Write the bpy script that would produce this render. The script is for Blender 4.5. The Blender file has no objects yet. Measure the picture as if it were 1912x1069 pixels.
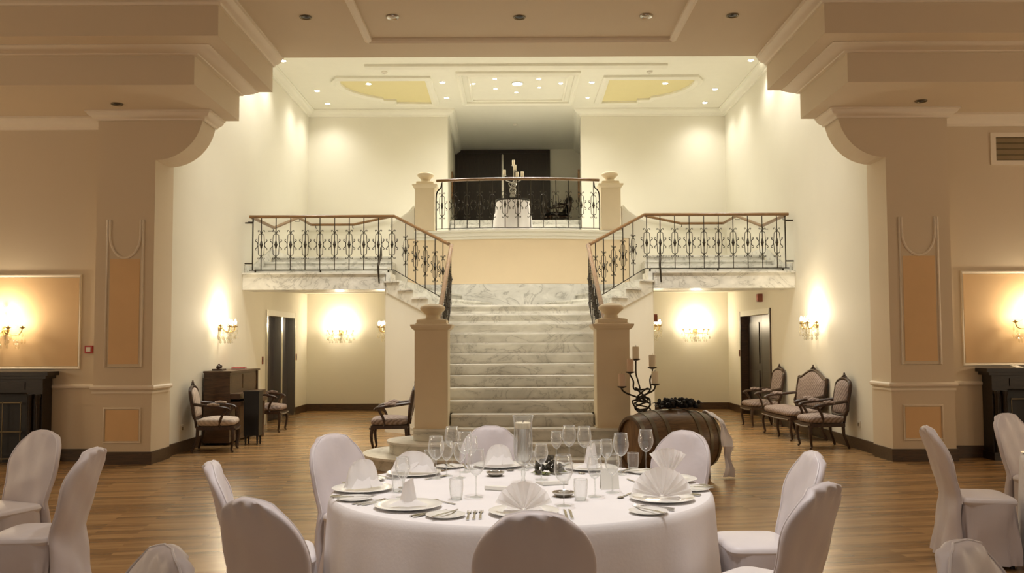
import bpy, bmesh, math, random
from math import sin, cos, pi, radians, sqrt, atan2
from mathutils import Vector, Matrix
random.seed(7)
SC = bpy.context.scene
COL = SC.collection

# ------------------------------------------------------------------ camera
F_PX = 1650.0
CAM_H = 1.55
cam_d = bpy.data.cameras.new('camera')
cam = bpy.data.objects.new('camera', cam_d)
COL.objects.link(cam)
cam_d.sensor_width = 36
cam_d.lens = F_PX / 1912 * 36
cam_d.shift_x = -2 / 1912
cam_d.shift_y = 18 / 1912
cam.matrix_world = Matrix.Translation((0, 0, CAM_H)) @ Matrix.Rotation(radians(93.0), 4, 'X') @ Matrix.Rotation(radians(-0.22), 4, 'Z')
cam_d.clip_end = 100
SC.camera = cam

# ------------------------------------------------------------------ materials
def lin(c):
    return tuple((x / 255 / 12.92) if x / 255 <= 0.04045 else ((x / 255 + 0.055) / 1.055) ** 2.4 for x in c)

def newmat(name):
    m = bpy.data.materials.new(name)
    m.use_nodes = True
    return m, m.node_tree, m.node_tree.nodes['Principled BSDF']

def mat(name, rgb, rough=0.6, metal=0.0, var=0.06, scale=6.0, bump=0.0, bscale=40.0, spec=0.5, sheen=0.0):
    m, t, b = newmat(name)
    n = t.nodes; l = t.links
    tc = n.new('ShaderNodeTexCoord')
    no = n.new('ShaderNodeTexNoise'); no.inputs['Scale'].default_value = scale; no.inputs['Detail'].default_value = 4
    l.new(tc.outputs['Object'], no.inputs['Vector'])
    cr = n.new('ShaderNodeValToRGB')
    c = lin(rgb)
    cr.color_ramp.elements[0].position = 0.3; cr.color_ramp.elements[1].position = 0.7
    cr.color_ramp.elements[0].color = tuple(max(0, x * (1 - var)) for x in c) + (1,)
    cr.color_ramp.elements[1].color = tuple(min(1, x * (1 + var)) for x in c) + (1,)
    l.new(no.outputs['Fac'], cr.inputs['Fac']); l.new(cr.outputs['Color'], b.inputs['Base Color'])
    b.inputs['Roughness'].default_value = rough; b.inputs['Metallic'].default_value = metal
    b.inputs['Specular IOR Level'].default_value = spec
    if sheen: b.inputs['Sheen Weight'].default_value = sheen
    if bump:
        n2 = n.new('ShaderNodeTexNoise'); n2.inputs['Scale'].default_value = bscale; n2.inputs['Detail'].default_value = 3
        l.new(tc.outputs['Object'], n2.inputs['Vector'])
        bp = n.new('ShaderNodeBump'); bp.inputs['Strength'].default_value = bump; bp.inputs['Distance'].default_value = 0.02
        l.new(n2.outputs['Fac'], bp.inputs['Height']); l.new(bp.outputs['Normal'], b.inputs['Normal'])
    return m

def wood_mat(name, c1, c2, rough=0.35, scale=3.0, axis=0):
    m, t, b = newmat(name); n = t.nodes; l = t.links
    tc = n.new('ShaderNodeTexCoord'); mp = n.new('ShaderNodeMapping')
    s = [14, 14, 14]; s[axis] = 1.6
    mp.inputs['Scale'].default_value = s
    l.new(tc.outputs['Object'], mp.inputs['Vector'])
    no = n.new('ShaderNodeTexNoise'); no.inputs['Scale'].default_value = scale; no.inputs['Detail'].default_value = 6; no.inputs['Distortion'].default_value = 1.2
    l.new(mp.outputs['Vector'], no.inputs['Vector'])
    cr = n.new('ShaderNodeValToRGB'); cr.color_ramp.elements[0].position = 0.3; cr.color_ramp.elements[1].position = 0.72
    cr.color_ramp.elements[0].color = lin(c1) + (1,); cr.color_ramp.elements[1].color = lin(c2) + (1,)
    l.new(no.outputs['Fac'], cr.inputs['Fac']); l.new(cr.outputs['Color'], b.inputs['Base Color'])
    b.inputs['Roughness'].default_value = rough
    return m

def floor_mat():
    m, t, b = newmat('parquet'); n = t.nodes; l = t.links
    tc = n.new('ShaderNodeTexCoord'); mp = n.new('ShaderNodeMapping')
    mp.inputs['Rotation'].default_value = (0, 0, radians(-9))
    l.new(tc.outputs['Object'], mp.inputs['Vector'])
    br = n.new('ShaderNodeTexBrick'); br.offset = 0.37; br.squash = 1.0
    br.inputs['Scale'].default_value = 1.0
    br.inputs['Brick Width'].default_value = 0.95; br.inputs['Row Height'].default_value = 0.075
    br.inputs['Mortar Size'].default_value = 0.0012; br.inputs['Mortar Smooth'].default_value = 0.6
    br.inputs['Bias'].default_value = 0.0
    br.inputs['Color1'].default_value = (0, 0, 0, 1); br.inputs['Color2'].default_value = (1, 1, 1, 1); br.inputs['Mortar'].default_value = (0.3, 0.3, 0.3, 1)
    l.new(mp.outputs['Vector'], br.inputs['Vector'])
    mp2 = n.new('ShaderNodeMapping'); mp2.inputs['Scale'].default_value = (1.2, 18, 1)
    l.new(mp.outputs['Vector'], mp2.inputs['Vector'])
    no = n.new('ShaderNodeTexNoise'); no.inputs['Scale'].default_value = 2.0; no.inputs['Detail'].default_value = 5; no.inputs['Distortion'].default_value = 0.6
    l.new(mp2.outputs['Vector'], no.inputs['Vector'])
    mx = n.new('ShaderNodeMix'); mx.data_type = 'FLOAT'; mx.inputs[0].default_value = 0.42
    l.new(no.outputs['Fac'], mx.inputs[2]); l.new(br.outputs['Color'], mx.inputs[3])
    cr = n.new('ShaderNodeValToRGB')
    e = cr.color_ramp.elements
    e[0].position = 0.12; e[0].color = lin((98, 72, 44)) + (1,)
    e[1].position = 0.85; e[1].color = lin((188, 152, 106)) + (1,)
    x = e.new(0.45); x.color = lin((148, 114, 74)) + (1,)
    l.new(mx.outputs[0], cr.inputs['Fac']); l.new(cr.outputs['Color'], b.inputs['Base Color'])
    b.inputs['Roughness'].default_value = 0.27
    bp = n.new('ShaderNodeBump'); bp.inputs['Strength'].default_value = 0.08; bp.inputs['Distance'].default_value = 0.01
    l.new(no.outputs['Fac'], bp.inputs['Height']); l.new(bp.outputs['Normal'], b.inputs['Normal'])
    return m

def marble_mat(name, base, vein, veiny=0.5):
    m, t, b = newmat(name); n = t.nodes; l = t.links
    tc = n.new('ShaderNodeTexCoord'); mp = n.new('ShaderNodeMapping')
    mp.inputs['Rotation'].default_value = (0.5, 0.7, 0.4); mp.inputs['Scale'].default_value = (1, 1, 1.6)
    l.new(tc.outputs['Object'], mp.inputs['Vector'])
    no = n.new('ShaderNodeTexNoise'); no.inputs['Scale'].default_value = 1.3; no.inputs['Detail'].default_value = 8; no.inputs['Roughness'].default_value = 0.62; no.inputs['Distortion'].default_value = 1.4
    l.new(mp.outputs['Vector'], no.inputs['Vector'])
    cr = n.new('ShaderNodeValToRGB'); e = cr.color_ramp.elements
    e[0].position = 0.40; e[0].color = lin(base) + (1,)
    e[1].position = 0.62; e[1].color = lin(base) + (1,)
    for p, w in ((0.485, 0.15), (0.5, veiny), (0.515, 0.2)):
        x = e.new(p); x.color = tuple(a * (1 - w) + c * w for a, c in zip(lin(base), lin(vein))) + (1,)
    l.new(no.outputs['Fac'], cr.inputs['Fac'])
    n2 = n.new('ShaderNodeTexNoise'); n2.inputs['Scale'].default_value = 3.5; n2.inputs['Detail'].default_value = 5
    l.new(mp.outputs['Vector'], n2.inputs['Vector'])
    c2 = n.new('ShaderNodeValToRGB'); c2.color_ramp.elements[0].position = 0.35; c2.color_ramp.elements[0].color = (0.82, 0.82, 0.81, 1); c2.color_ramp.elements[1].position = 0.65; c2.color_ramp.elements[1].color = (1, 1, 1, 1)
    l.new(n2.outputs['Fac'], c2.inputs['Fac'])
    mx = n.new('ShaderNodeMix'); mx.data_type = 'RGBA'; mx.blend_type = 'MULTIPLY'; mx.inputs[0].default_value = 0.8
    l.new(cr.outputs['Color'], mx.inputs[6]); l.new(c2.outputs['Color'], mx.inputs[7])
    l.new(mx.outputs[2], b.inputs['Base Color'])
    b.inputs['Roughness'].default_value = 0.3
    return m

def glass_mat(name, tint=(0.98, 0.985, 0.98), edge=0.80, rough=0.02, edge_shine=0.95):
    m = bpy.data.materials.new(name); m.use_nodes = True
    t = m.node_tree; n = t.nodes; l = t.links; n.clear()
    out = n.new('ShaderNodeOutputMaterial')
    tr = n.new('ShaderNodeBsdfTransparent'); gl = n.new('ShaderNodeBsdfGlossy')
    gl.inputs['Roughness'].default_value = rough
    lw = n.new('ShaderNodeLayerWeight'); lw.inputs['Blend'].default_value = 0.5
    cr = n.new('ShaderNodeValToRGB'); cr.color_ramp.elements[0].color = tint + (1,); cr.color_ramp.elements[0].position = 0.25
    cr.color_ramp.elements[1].color = tuple(x * edge for x in tint) + (1,); cr.color_ramp.elements[1].position = 1.0
    l.new(lw.outputs['Facing'], cr.inputs['Fac']); l.new(cr.outputs['Color'], tr.inputs['Color'])
    pw = n.new('ShaderNodeMath'); pw.operation = 'POWER'; pw.inputs[1].default_value = 4.0; l.new(lw.outputs['Facing'], pw.inputs[0])
    fr = n.new('ShaderNodeMath'); fr.operation = 'MULTIPLY_ADD'; fr.inputs[1].default_value = 0.5; fr.inputs[2].default_value = 0.09; l.new(pw.outputs[0], fr.inputs[0])
    mx = n.new('ShaderNodeMixShader')
    l.new(fr.outputs[0], mx.inputs[0]); l.new(tr.outputs[0], mx.inputs[1]); l.new(gl.outputs[0], mx.inputs[2])
    df = n.new('ShaderNodeBsdfDiffuse'); df.inputs['Color'].default_value = (.93, .93, .9, 1)
    p3 = n.new('ShaderNodeMath'); p3.operation = 'POWER'; p3.inputs[1].default_value = 2.2; l.new(lw.outputs['Facing'], p3.inputs[0])
    c2 = n.new('ShaderNodeMath'); c2.operation = 'MULTIPLY_ADD'; c2.inputs[1].default_value = edge_shine; c2.inputs[2].default_value = .035  # white diffuse edge paints in the bright outline of lit glass
    l.new(p3.outputs[0], c2.inputs[0])
    m2 = n.new('ShaderNodeMixShader')
    l.new(c2.outputs[0], m2.inputs[0]); l.new(mx.outputs[0], m2.inputs[1]); l.new(df.outputs[0], m2.inputs[2])
    l.new(m2.outputs[0], out.inputs['Surface'])
    return m

def emit_mat(name, rgb, s):
    m, t, b = newmat(name)
    no = t.nodes.new('ShaderNodeTexNoise'); no.inputs['Scale'].default_value = 2
    cr = t.nodes.new('ShaderNodeValToRGB')
    cr.color_ramp.elements[0].color = tuple(x * .97 for x in rgb) + (1,); cr.color_ramp.elements[1].color = rgb + (1,)
    t.links.new(no.outputs['Fac'], cr.inputs['Fac']); t.links.new(cr.outputs['Color'], b.inputs['Emission Color'])
    b.inputs['Base Color'].default_value = rgb + (1,)
    b.inputs['Emission Strength'].default_value = s
    return m

def stripe_fabric(name, c1, c2, rough=0.8):
    m, t, b = newmat(name); n = t.nodes; l = t.links
    tc = n.new('ShaderNodeTexCoord'); wv = n.new('ShaderNodeTexWave'); wv.inputs['Scale'].default_value = 9; wv.inputs['Distortion'].default_value = 3.0; wv.inputs['Detail'].default_value = 3; wv.inputs['Detail Scale'].default_value = 2.5
    wv.bands_direction = 'DIAGONAL'
    l.new(tc.outputs['Object'], wv.inputs['Vector'])
    cr = n.new('ShaderNodeValToRGB'); cr.color_ramp.elements[0].color = lin(c1) + (1,); cr.color_ramp.elements[1].color = lin(c2) + (1,)
    l.new(wv.outputs['Fac'], cr.inputs['Fac']); l.new(cr.outputs['Color'], b.inputs['Base Color'])
    b.inputs['Roughness'].default_value = rough
    return m

M = {}
M['wall'] = mat('wall_paint', (236, 231, 214), 0.75, var=0.012, scale=1.5)
M['hall'] = mat('dim_wall_paint', (220, 204, 178), 0.75, var=0.012, scale=1.2)  # stair hall paint again, the warm dim light tinted into it
M['trim'] = mat('trim_paint', (240, 228, 208), 0.6, var=0.01)
M['trimw'] = mat('white_plaster', (246, 243, 228), 0.6, var=0.01)
M['peach'] = mat('peach_paint', (236, 216, 180), 0.7, var=0.02, scale=2)
M['peachd'] = mat('panel_paint', (226, 190, 142), 0.7, var=0.03, scale=3)
M['yellow'] = mat('coffer_paint', (234, 222, 170), 0.7, var=0.01)
M['skirt'] = wood_mat('dark_skirting', (58, 42, 26), (88, 66, 42), 0.4)
M['floor'] = floor_mat()
M['marble'] = marble_mat('white_marble', (236, 234, 224), (120, 116, 104), 0.6)
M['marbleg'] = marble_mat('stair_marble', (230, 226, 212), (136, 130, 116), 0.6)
M['tread'] = marble_mat('lit_tread_marble', (248, 245, 234), (170, 164, 150), 0.4)  # stair marble made paler for the light caught by the nosings
M['newel'] = mat('newel_paint', (230, 214, 182), 0.6, var=0.015)
M['iron'] = mat('wrought_iron', (52, 44, 32), 0.45, 0.6, var=0.15)
M['rail'] = wood_mat('handrail_wood', (104, 74, 42), (142, 106, 64), 0.35)
M['dark'] = wood_mat('dark_door_wood', (30, 22, 18), (52, 38, 28), 0.35, axis=2)
M['walnut'] = wood_mat('walnut', (44, 30, 20), (78, 54, 36), 0.35)
M['piano'] = wood_mat('piano_wood', (58, 40, 26), (96, 68, 44), 0.3)
M['black'] = mat('black_lacquer', (22, 19, 17), 0.35, var=0.1)
M['brass'] = mat('brass', (190, 160, 105), 0.25, 0.9, var=0.05)
M['steel'] = mat('polished_steel', (205, 203, 196), 0.22, 1.0, var=0.03)
M['silver'] = mat('silver_metal', (186, 182, 172), 0.3, 0.95, var=0.08)
M['nickel'] = mat('dull_nickel', (120, 108, 84), 0.35, 0.8, var=0.1)
M['satin'] = mat('satin_cover', (214, 206, 208), 0.42, var=0.03, scale=4, bump=0.25, bscale=7, spec=0.4, sheen=0.15)
M['satinw'] = mat('satin_seat', (226, 220, 222), 0.42, var=0.03, scale=4, bump=0.1, bscale=8, sheen=0.1)
M['cloth'] = mat('table_linen', (240, 237, 238), 0.7, var=0.015, bump=0.05, bscale=60)
M['napkin'] = mat('napkin_linen', (245, 242, 242), 0.75, var=0.02)
_t = M['napkin'].node_tree; _b = _t.nodes['Principled BSDF']
_tr = _t.nodes.new('ShaderNodeBsdfTranslucent'); _tr.inputs['Color'].default_value = (.95, .93, .92, 1)
_mx = _t.nodes.new('ShaderNodeMixShader'); _mx.inputs[0].default_value = .42
_t.links.new(_b.outputs[0], _mx.inputs[1]); _t.links.new(_tr.outputs[0], _mx.inputs[2]); _t.links.new(_mx.outputs[0], _t.nodes['Material Output'].inputs['Surface'])
M['china'] = mat('white_china', (240, 238, 232), 0.18, var=0.01)
M['paper'] = mat('white_card', (240, 238, 230), 0.7, var=0.01)
M['glass'] = glass_mat('clear_glass')
M['glass2'] = glass_mat('thick_glass', (0.96, 0.97, 0.96), 0.6, .02, .7)
M['crystal'] = glass_mat('crystal_drops', (0.97, 0.95, 0.88), 0.6, 0.08, .35)
M['candle'] = mat('ivory_wax', (238, 226, 198), 0.55, var=0.03)
M['candlep'] = mat('pink_wax', (222, 192, 164), 0.55, var=0.03)
M['uphol'] = stripe_fabric('brocade', (122, 104, 94), (166, 148, 138))
M['uphol2'] = stripe_fabric('pale_brocade', (176, 160, 146), (206, 190, 176))
M['barrel'] = wood_mat('barrel_oak', (70, 52, 34), (116, 90, 60), 0.4)
M['barrelh'] = wood_mat('barrel_head_oak', (104, 78, 50), (150, 116, 76), 0.5, axis=2)
M['hoop'] = mat('steel_hoop', (108, 100, 84), 0.4, 0.7, var=0.12)
M['grape'] = mat('dark_grapes', (12, 10, 11), 0.75, var=0.3, scale=20)
M['leaf'] = mat('dark_leaves', (62, 56, 42), 0.6, var=0.3, scale=20)
M['green'] = mat('pale_green_leaf', (150, 152, 96), 0.6, var=0.2, scale=20)
M['red'] = mat('red_plastic', (168, 44, 32), 0.4, var=0.05)
M['redbook'] = mat('red_cover', (150, 40, 40), 0.6, var=0.05)
M['brownp'] = mat('brown_plastic', (120, 62, 40), 0.5, var=0.05)
M['whitep'] = mat('white_plastic', (226, 220, 206), 0.4, var=0.02)
M['firebox'] = mat('sooty_iron', (20, 17, 14), 0.5, var=0.2)
M['mantel'] = wood_mat('mantel_wood', (24, 18, 14), (44, 34, 26), 0.35)
M['vent'] = mat('vent_metal', (150, 134, 106), 0.5, 0.3, var=0.05)
M['lamp'] = emit_mat('lit_lamp', (1.0, 0.95, 0.82), 60)
M['flame'] = emit_mat('candle_bulb_glow', (1.0, 0.86, 0.6), 45)
M['gilt'] = mat('gilt_metal', (196, 170, 112), 0.3, 0.85, var=0.05)

# ------------------------------------------------------------------ mesh builder
class MB:
    def __init__(s): s.v = []; s.f = []
    def add(s, vs, fs):
        b = len(s.v); s.v += [tuple(x) for x in vs]; s.f += [tuple(b + i for i in f) for f in fs]
        return s
    def box(s, x0, x1, y0, y1, z0, z1, rz=0, o=(0, 0)):
        vs = [(x, y, z) for z in (z0, z1) for x, y in ((x0, y0), (x1, y0), (x1, y1), (x0, y1))]
        if rz:
            c, n = cos(rz), sin(rz)
            vs = [(o[0] + (x - o[0]) * c - (y - o[1]) * n, o[1] + (x - o[0]) * n + (y - o[1]) * c, z) for x, y, z in vs]
        return s.add(vs, [(3, 2, 1, 0), (4, 5, 6, 7), (0, 1, 5, 4), (1, 2, 6, 5), (2, 3, 7, 6), (3, 0, 4, 7)])
    def prism(s, poly, fn):
        # poly of (u,v); fn(u,v,w) w in 0..1
        n = len(poly)
        vs = [fn(u, v, 0) for u, v in poly] + [fn(u, v, 1) for u, v in poly]
        return s.add(vs, [tuple(range(n - 1, -1, -1)), tuple(range(n, 2 * n))] + [(i, (i + 1) % n, n + (i + 1) % n, n + i) for i in range(n)])
    def pxy(s, poly, z0, z1): return s.prism(poly, lambda u, v, w: (u, v, z0 + (z1 - z0) * w))
    def pxz(s, poly, y0, y1): return s.prism(poly, lambda u, v, w: (u, y0 + (y1 - y0) * w, v))
    def pyz(s, poly, x0, x1): return s.prism(poly, lambda u, v, w: (x0 + (x1 - x0) * w, u, v))
    def lathe(s, prof, n=16, c=(0, 0, 0), mtx=None, ph=0, sq=None):
        b = []
        for r, z in prof:
            for k in range(n):
                a = 2 * pi * k / n + ph
                p = Vector((r * cos(a), r * sin(a), z))
                if mtx: p = mtx @ p
                b.append((p.x + c[0], p.y + c[1], p.z + c[2]))
        fs = []
        for i in range(len(prof) - 1):
            for k in range(n):
                fs.append((i * n + k, i * n + (k + 1) % n, (i + 1) * n + (k + 1) % n, (i + 1) * n + k))
        if prof[0][0] > 1e-4: fs.append(tuple(range(n - 1, -1, -1)))
        if prof[-1][0] > 1e-4: fs.append(tuple((len(prof) - 1) * n + k for k in range(n)))
        return s.add(b, fs)
    def shell(s, prof, n=16, c=(0, 0, 0)):   # open lathe without caps
        b = [(r * cos(2 * pi * k / n) + c[0], r * sin(2 * pi * k / n) + c[1], z + c[2]) for r, z in prof for k in range(n)]
        return s.add(b, [(i * n + k, i * n + (k + 1) % n, (i + 1) * n + (k + 1) % n, (i + 1) * n + k) for i in range(len(prof) - 1) for k in range(n)])
    def ball(s, c, r, n=10, m=6, sc=(1, 1, 1)):
        pr = [(r * sin(pi * i / m), -r * cos(pi * i / m)) for i in range(m + 1)]
        return s.lathe(pr, n, c, Matrix.Diagonal((sc[0], sc[1], sc[2])))
    def tube(s, pts, r, n=6, closed=False, sx=1.0, sy=1.0, up=None):
        pts = [Vector(p) for p in pts]; N = len(pts)
        rr = r if isinstance(r, (list, tuple)) else [r] * N
        vs = []; prev = None
        for i, p in enumerate(pts):
            if closed: t = pts[(i + 1) % N] - pts[i - 1]
            else: t = pts[min(i + 1, N - 1)] - pts[max(i - 1, 0)]
            if t.length < 1e-9: t = Vector((0, 0, 1))
            t.normalize()
            if up is not None:
                a = t.cross(Vector(up))
                if a.length < 1e-4: a = t.orthogonal()
            elif prev is None: a = t.orthogonal()
            else:
                a = prev - t * prev.dot(t)
                if a.length < 1e-5: a = t.orthogonal()
            a.normalize(); bb = t.cross(a); prev = a
            for k in range(n):
                an = 2 * pi * (k + 0.5) / n
                vs.append(p + a * (rr[i] * sx * cos(an)) + bb * (rr[i] * sy * sin(an)))
        fs = []
        for i in range(N if closed else N - 1):
            j = (i + 1) % N
            for k in range(n): fs.append((i * n + k, i * n + (k + 1) % n, j * n + (k + 1) % n, j * n + k))
        if not closed:
            fs.append(tuple(range(n - 1, -1, -1))); fs.append(tuple((N - 1) * n + k for k in range(n)))
        return s.add(vs, fs)
    def grid(s, fn, nu, nv, cu=False, cv=False):
        vs = [fn(i / (nu if cu else nu - 1), j / (nv if cv else nv - 1)) for j in range(nv) for i in range(nu)]
        fs = []
        for j in range(nv if cv else nv - 1):
            for i in range(nu if cu else nu - 1):
                fs.append((j * nu + i, j * nu + (i + 1) % nu, ((j + 1) % nv) * nu + (i + 1) % nu, ((j + 1) % nv) * nu + i))
        return s.add(vs, fs)
    def rbox(s, x0, x1, y0, y1, z0, z1, r=0.03, puff=0.0, n=3):   # soft cushion: superellipse rings
        cx, cy, hx, hy = (x0 + x1) / 2, (y0 + y1) / 2, (x1 - x0) / 2, (y1 - y0) / 2
        prof = []
        for i in range(n + 1): a = pi / 2 * i / n; prof.append((r * (1 - sin(a)), z0 + r * (1 - cos(a))))
        for i in range(n + 1): a = pi / 2 * i / n; prof.append((r * (1 - cos(a)), z1 - r * (1 - sin(a))))
        K = 28; vs = []
        def ring(ins, z):
            for k in range(K):
                a = 2 * pi * k / K; c, n_ = cos(a), sin(a)
                e = 0.32
                vs.append((cx + (hx - ins) * math.copysign(abs(c) ** e, c), cy + (hy - ins) * math.copysign(abs(n_) ** e, n_), z))
        for ins, z in prof: ring(ins, z)
        R = len(prof)
        if puff:
            for q in (0.5, 0.8, 0.999):
                ring(r + (min(hx, hy) - r) * q, z1 + puff * sin(q * pi / 2)); R += 1
        fs = [(i * K + k, i * K + (k + 1) % K, (i + 1) * K + (k + 1) % K, (i + 1) * K + k) for i in range(R - 1) for k in range(K)]
        fs.append(tuple(range(K - 1, -1, -1))); fs.append(tuple((R - 1) * K + k for k in range(K)))
        return s.add(vs, fs)
    def xf(s, m): s.v = [tuple(m @ Vector(p)) for p in s.v]; return s
    def mesh(s, name, m, flat=False, ang=38, recalc=True):
        me = bpy.data.meshes.new(name)
        me.from_pydata(s.v, [], s.f)
        if recalc:
            bm = bmesh.new(); bm.from_mesh(me); bmesh.ops.recalc_face_normals(bm, faces=bm.faces); bm.to_mesh(me); bm.free()
        if not flat:
            me.polygons.foreach_set('use_smooth', [True] * len(me.polygons))
            me.set_sharp_from_angle(angle=radians(ang))
        me.materials.append(M[m] if isinstance(m, str) else m)
        me.update()
        return me
    def obj(s, name, m, parent=None, loc=None, **k):
        return put(name, s.mesh(name, m, **k), parent, loc)

def put(name, me, parent=None, loc=None):
    o = bpy.data.objects.new(name, me); COL.objects.link(o)
    if parent is not None: o.parent = parent
    if loc is not None: o.location = loc
    return o
def tag(o, label, cat, group=None):
    o['label'] = label; o['category'] = cat
    if group: o['group'] = group
    return o
def thing(name, label, cat, loc=(0, 0, 0), rz=0, group=None, sc=1.0):
    o = bpy.data.objects.new(name, None); COL.objects.link(o)
    o.location = loc; o.rotation_euler = (0, 0, rz); o.scale = (sc, sc, sc)
    o.empty_display_size = 0.1
    return tag(o, label, cat, group)
def struct(name, mb, m, parent=None, **k):
    o = mb.obj(name, m, parent, **k)
    if parent is None: o['kind'] = 'structure'
    return o
def dup(root, loc, rz, label, group=None, sc=None):
    r = root.copy(); COL.objects.link(r); r.location = loc
    r.rotation_euler = (root.rotation_euler[0], root.rotation_euler[1], rz)
    r['label'] = label
    if group: r['group'] = group
    if sc: r.scale = (sc, sc, sc)
    for ch in list(root.children):
        c = ch.copy(); COL.objects.link(c); c.parent = r
        for g in list(ch.children):
            d = g.copy(); COL.objects.link(d); d.parent = c
    return r
def catmull(p, k=5, closed=False):
    p = [Vector(q) for q in p]; out = []; n = len(p)
    rng = range(n) if closed else range(n - 1)
    for i in rng:
        a = p[i - 1] if (closed or i > 0) else p[0]; b = p[i]; c = p[(i + 1) % n]; d = p[(i + 2) % n] if (closed or i + 2 < n) else p[-1]
        for j in range(k):
            t = j / k
            out.append(0.5 * ((2 * b) + (c - a) * t + (2 * a - 5 * b + 4 * c - d) * t * t + (3 * b - a - 3 * c + d) * t ** 3))
    if not closed: out.append(p[-1])
    return out
def lerp(a, b, t): return a + (b - a) * t

# ================================================================== SETTING
XL, XR = -4.76, 4.96           # stair hall side walls
YB = 20.4                      # stair hall back wall
YP = 11.5                      # pier fronts
YW = 11.85                     # wing walls
ZC, ZU = 5.48, 6.97            # ceilings
RISE = 0.155
struct('floor', MB().box(-11, 11, -5, 24.9, -0.1, 0), 'floor', flat=True)

def side_wall(name, X, s):
    w = MB(); t = 0.35
    x0, x1 = (X - t, X) if s < 0 else (X, X + t)
    w.box(x0, x1, YP + 0.5, 17.0, 0, ZU); w.box(x0, x1, 17.0, 19.25, 2.2, ZU); w.box(x0, x1, 19.25, YB + 0.3, 0, ZU)
    return struct(name, w, 'wall', flat=True)
side_wall('wall_left', XL, -1); side_wall('wall_right', XR, 1)
# upper back wall with corridor opening, niche back walls
w = MB(); w.box(XL, -1.51, YB, YB + 0.3, 0, ZU); w.box(1.6, XR, YB, YB + 0.3, 0, ZU); w.box(-1.51, 1.6, YB, YB + 0.3, 0, 3.7)
struct('wall_back', w, 'wall', flat=True)
w = MB(); w.prism([(-1.51, YB + .3), (-1.61, 24.6), (-1.8, 24.6), (-1.8, YB + .3)], lambda u, v, q: (u, v, 4.0 + q * (ZU - 4.0)))
struct('wall_corridor_left', w, 'wall', flat=True)
w = MB(); w.prism([(1.6, YB + .3), (1.9, 24.6), (2.1, 24.6), (2.1, YB + .3)], lambda u, v, q: (u, v, 4.0 + q * (ZU - 4.0)))
struct('wall_corridor_right', w, 'wall', flat=True)
struct('wall_corridor_end', MB().box(-1.9, 2.2, 24.6, 24.8, 4.0, ZU), 'wall', flat=True)
struct('floor_corridor', MB().box(-1.9, 2.2, 21.3, 24.6, 4.3, 4.5), 'marble', flat=True)
# ceilings
struct('ceiling', MB().box(XL - .3, XR + .3, 11.8, 24.9, ZU, ZU + 0.15), 'trimw', flat=True)
w = MB(); w.box(-11, 11, -5, 12.0, ZC, ZC + 0.2); w.box(XL - .35, XR + .35, 11.8, 11.999, ZC + .1, ZU)
struct('ceiling_front', w, 'hall', flat=True)

def crown(pts, size, mb, flip=1, vs_=1.0):
    """Stepped cornice along a horizontal path (ceiling height); offset to the right of travel."""
    prof = [(0, 0), (1.0, 0), (1.0, -0.16), (0.86, -0.2), (0.78, -0.42), (0.5, -0.62), (0.24, -0.72), (0.2, -0.9), (0.0, -0.9)]
    N = len(pts); n = len(prof); vs = []
    for i, p in enumerate(pts):
        p = Vector(p)
        d0 = (p - Vector(pts[i - 1])).normalized() if i > 0 else None
        d1 = (Vector(pts[i + 1]) - p).normalized() if i < N - 1 else None
        if d0 is None: d0 = d1
        if d1 is None: d1 = d0
        n0 = Vector((d0.y, -d0.x, 0)) * flip; n1 = Vector((d1.y, -d1.x, 0)) * flip
        m = (n0 + n1).normalized(); k = 1 / max(0.3, m.dot(n0))
        for u, v in prof: vs.append(p + m * (u * size * k) + Vector((0, 0, v * size * vs_)))
    fs = [(i * n + k, i * n + (k + 1) % n, (i + 1) * n + (k + 1) % n, (i + 1) * n + k) for i in range(N - 1) for k in range(n)]
    fs += [tuple(range(n)), tuple((N - 1) * n + k for k in range(n))[::-1]]
    return mb.add(vs, fs)

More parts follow.
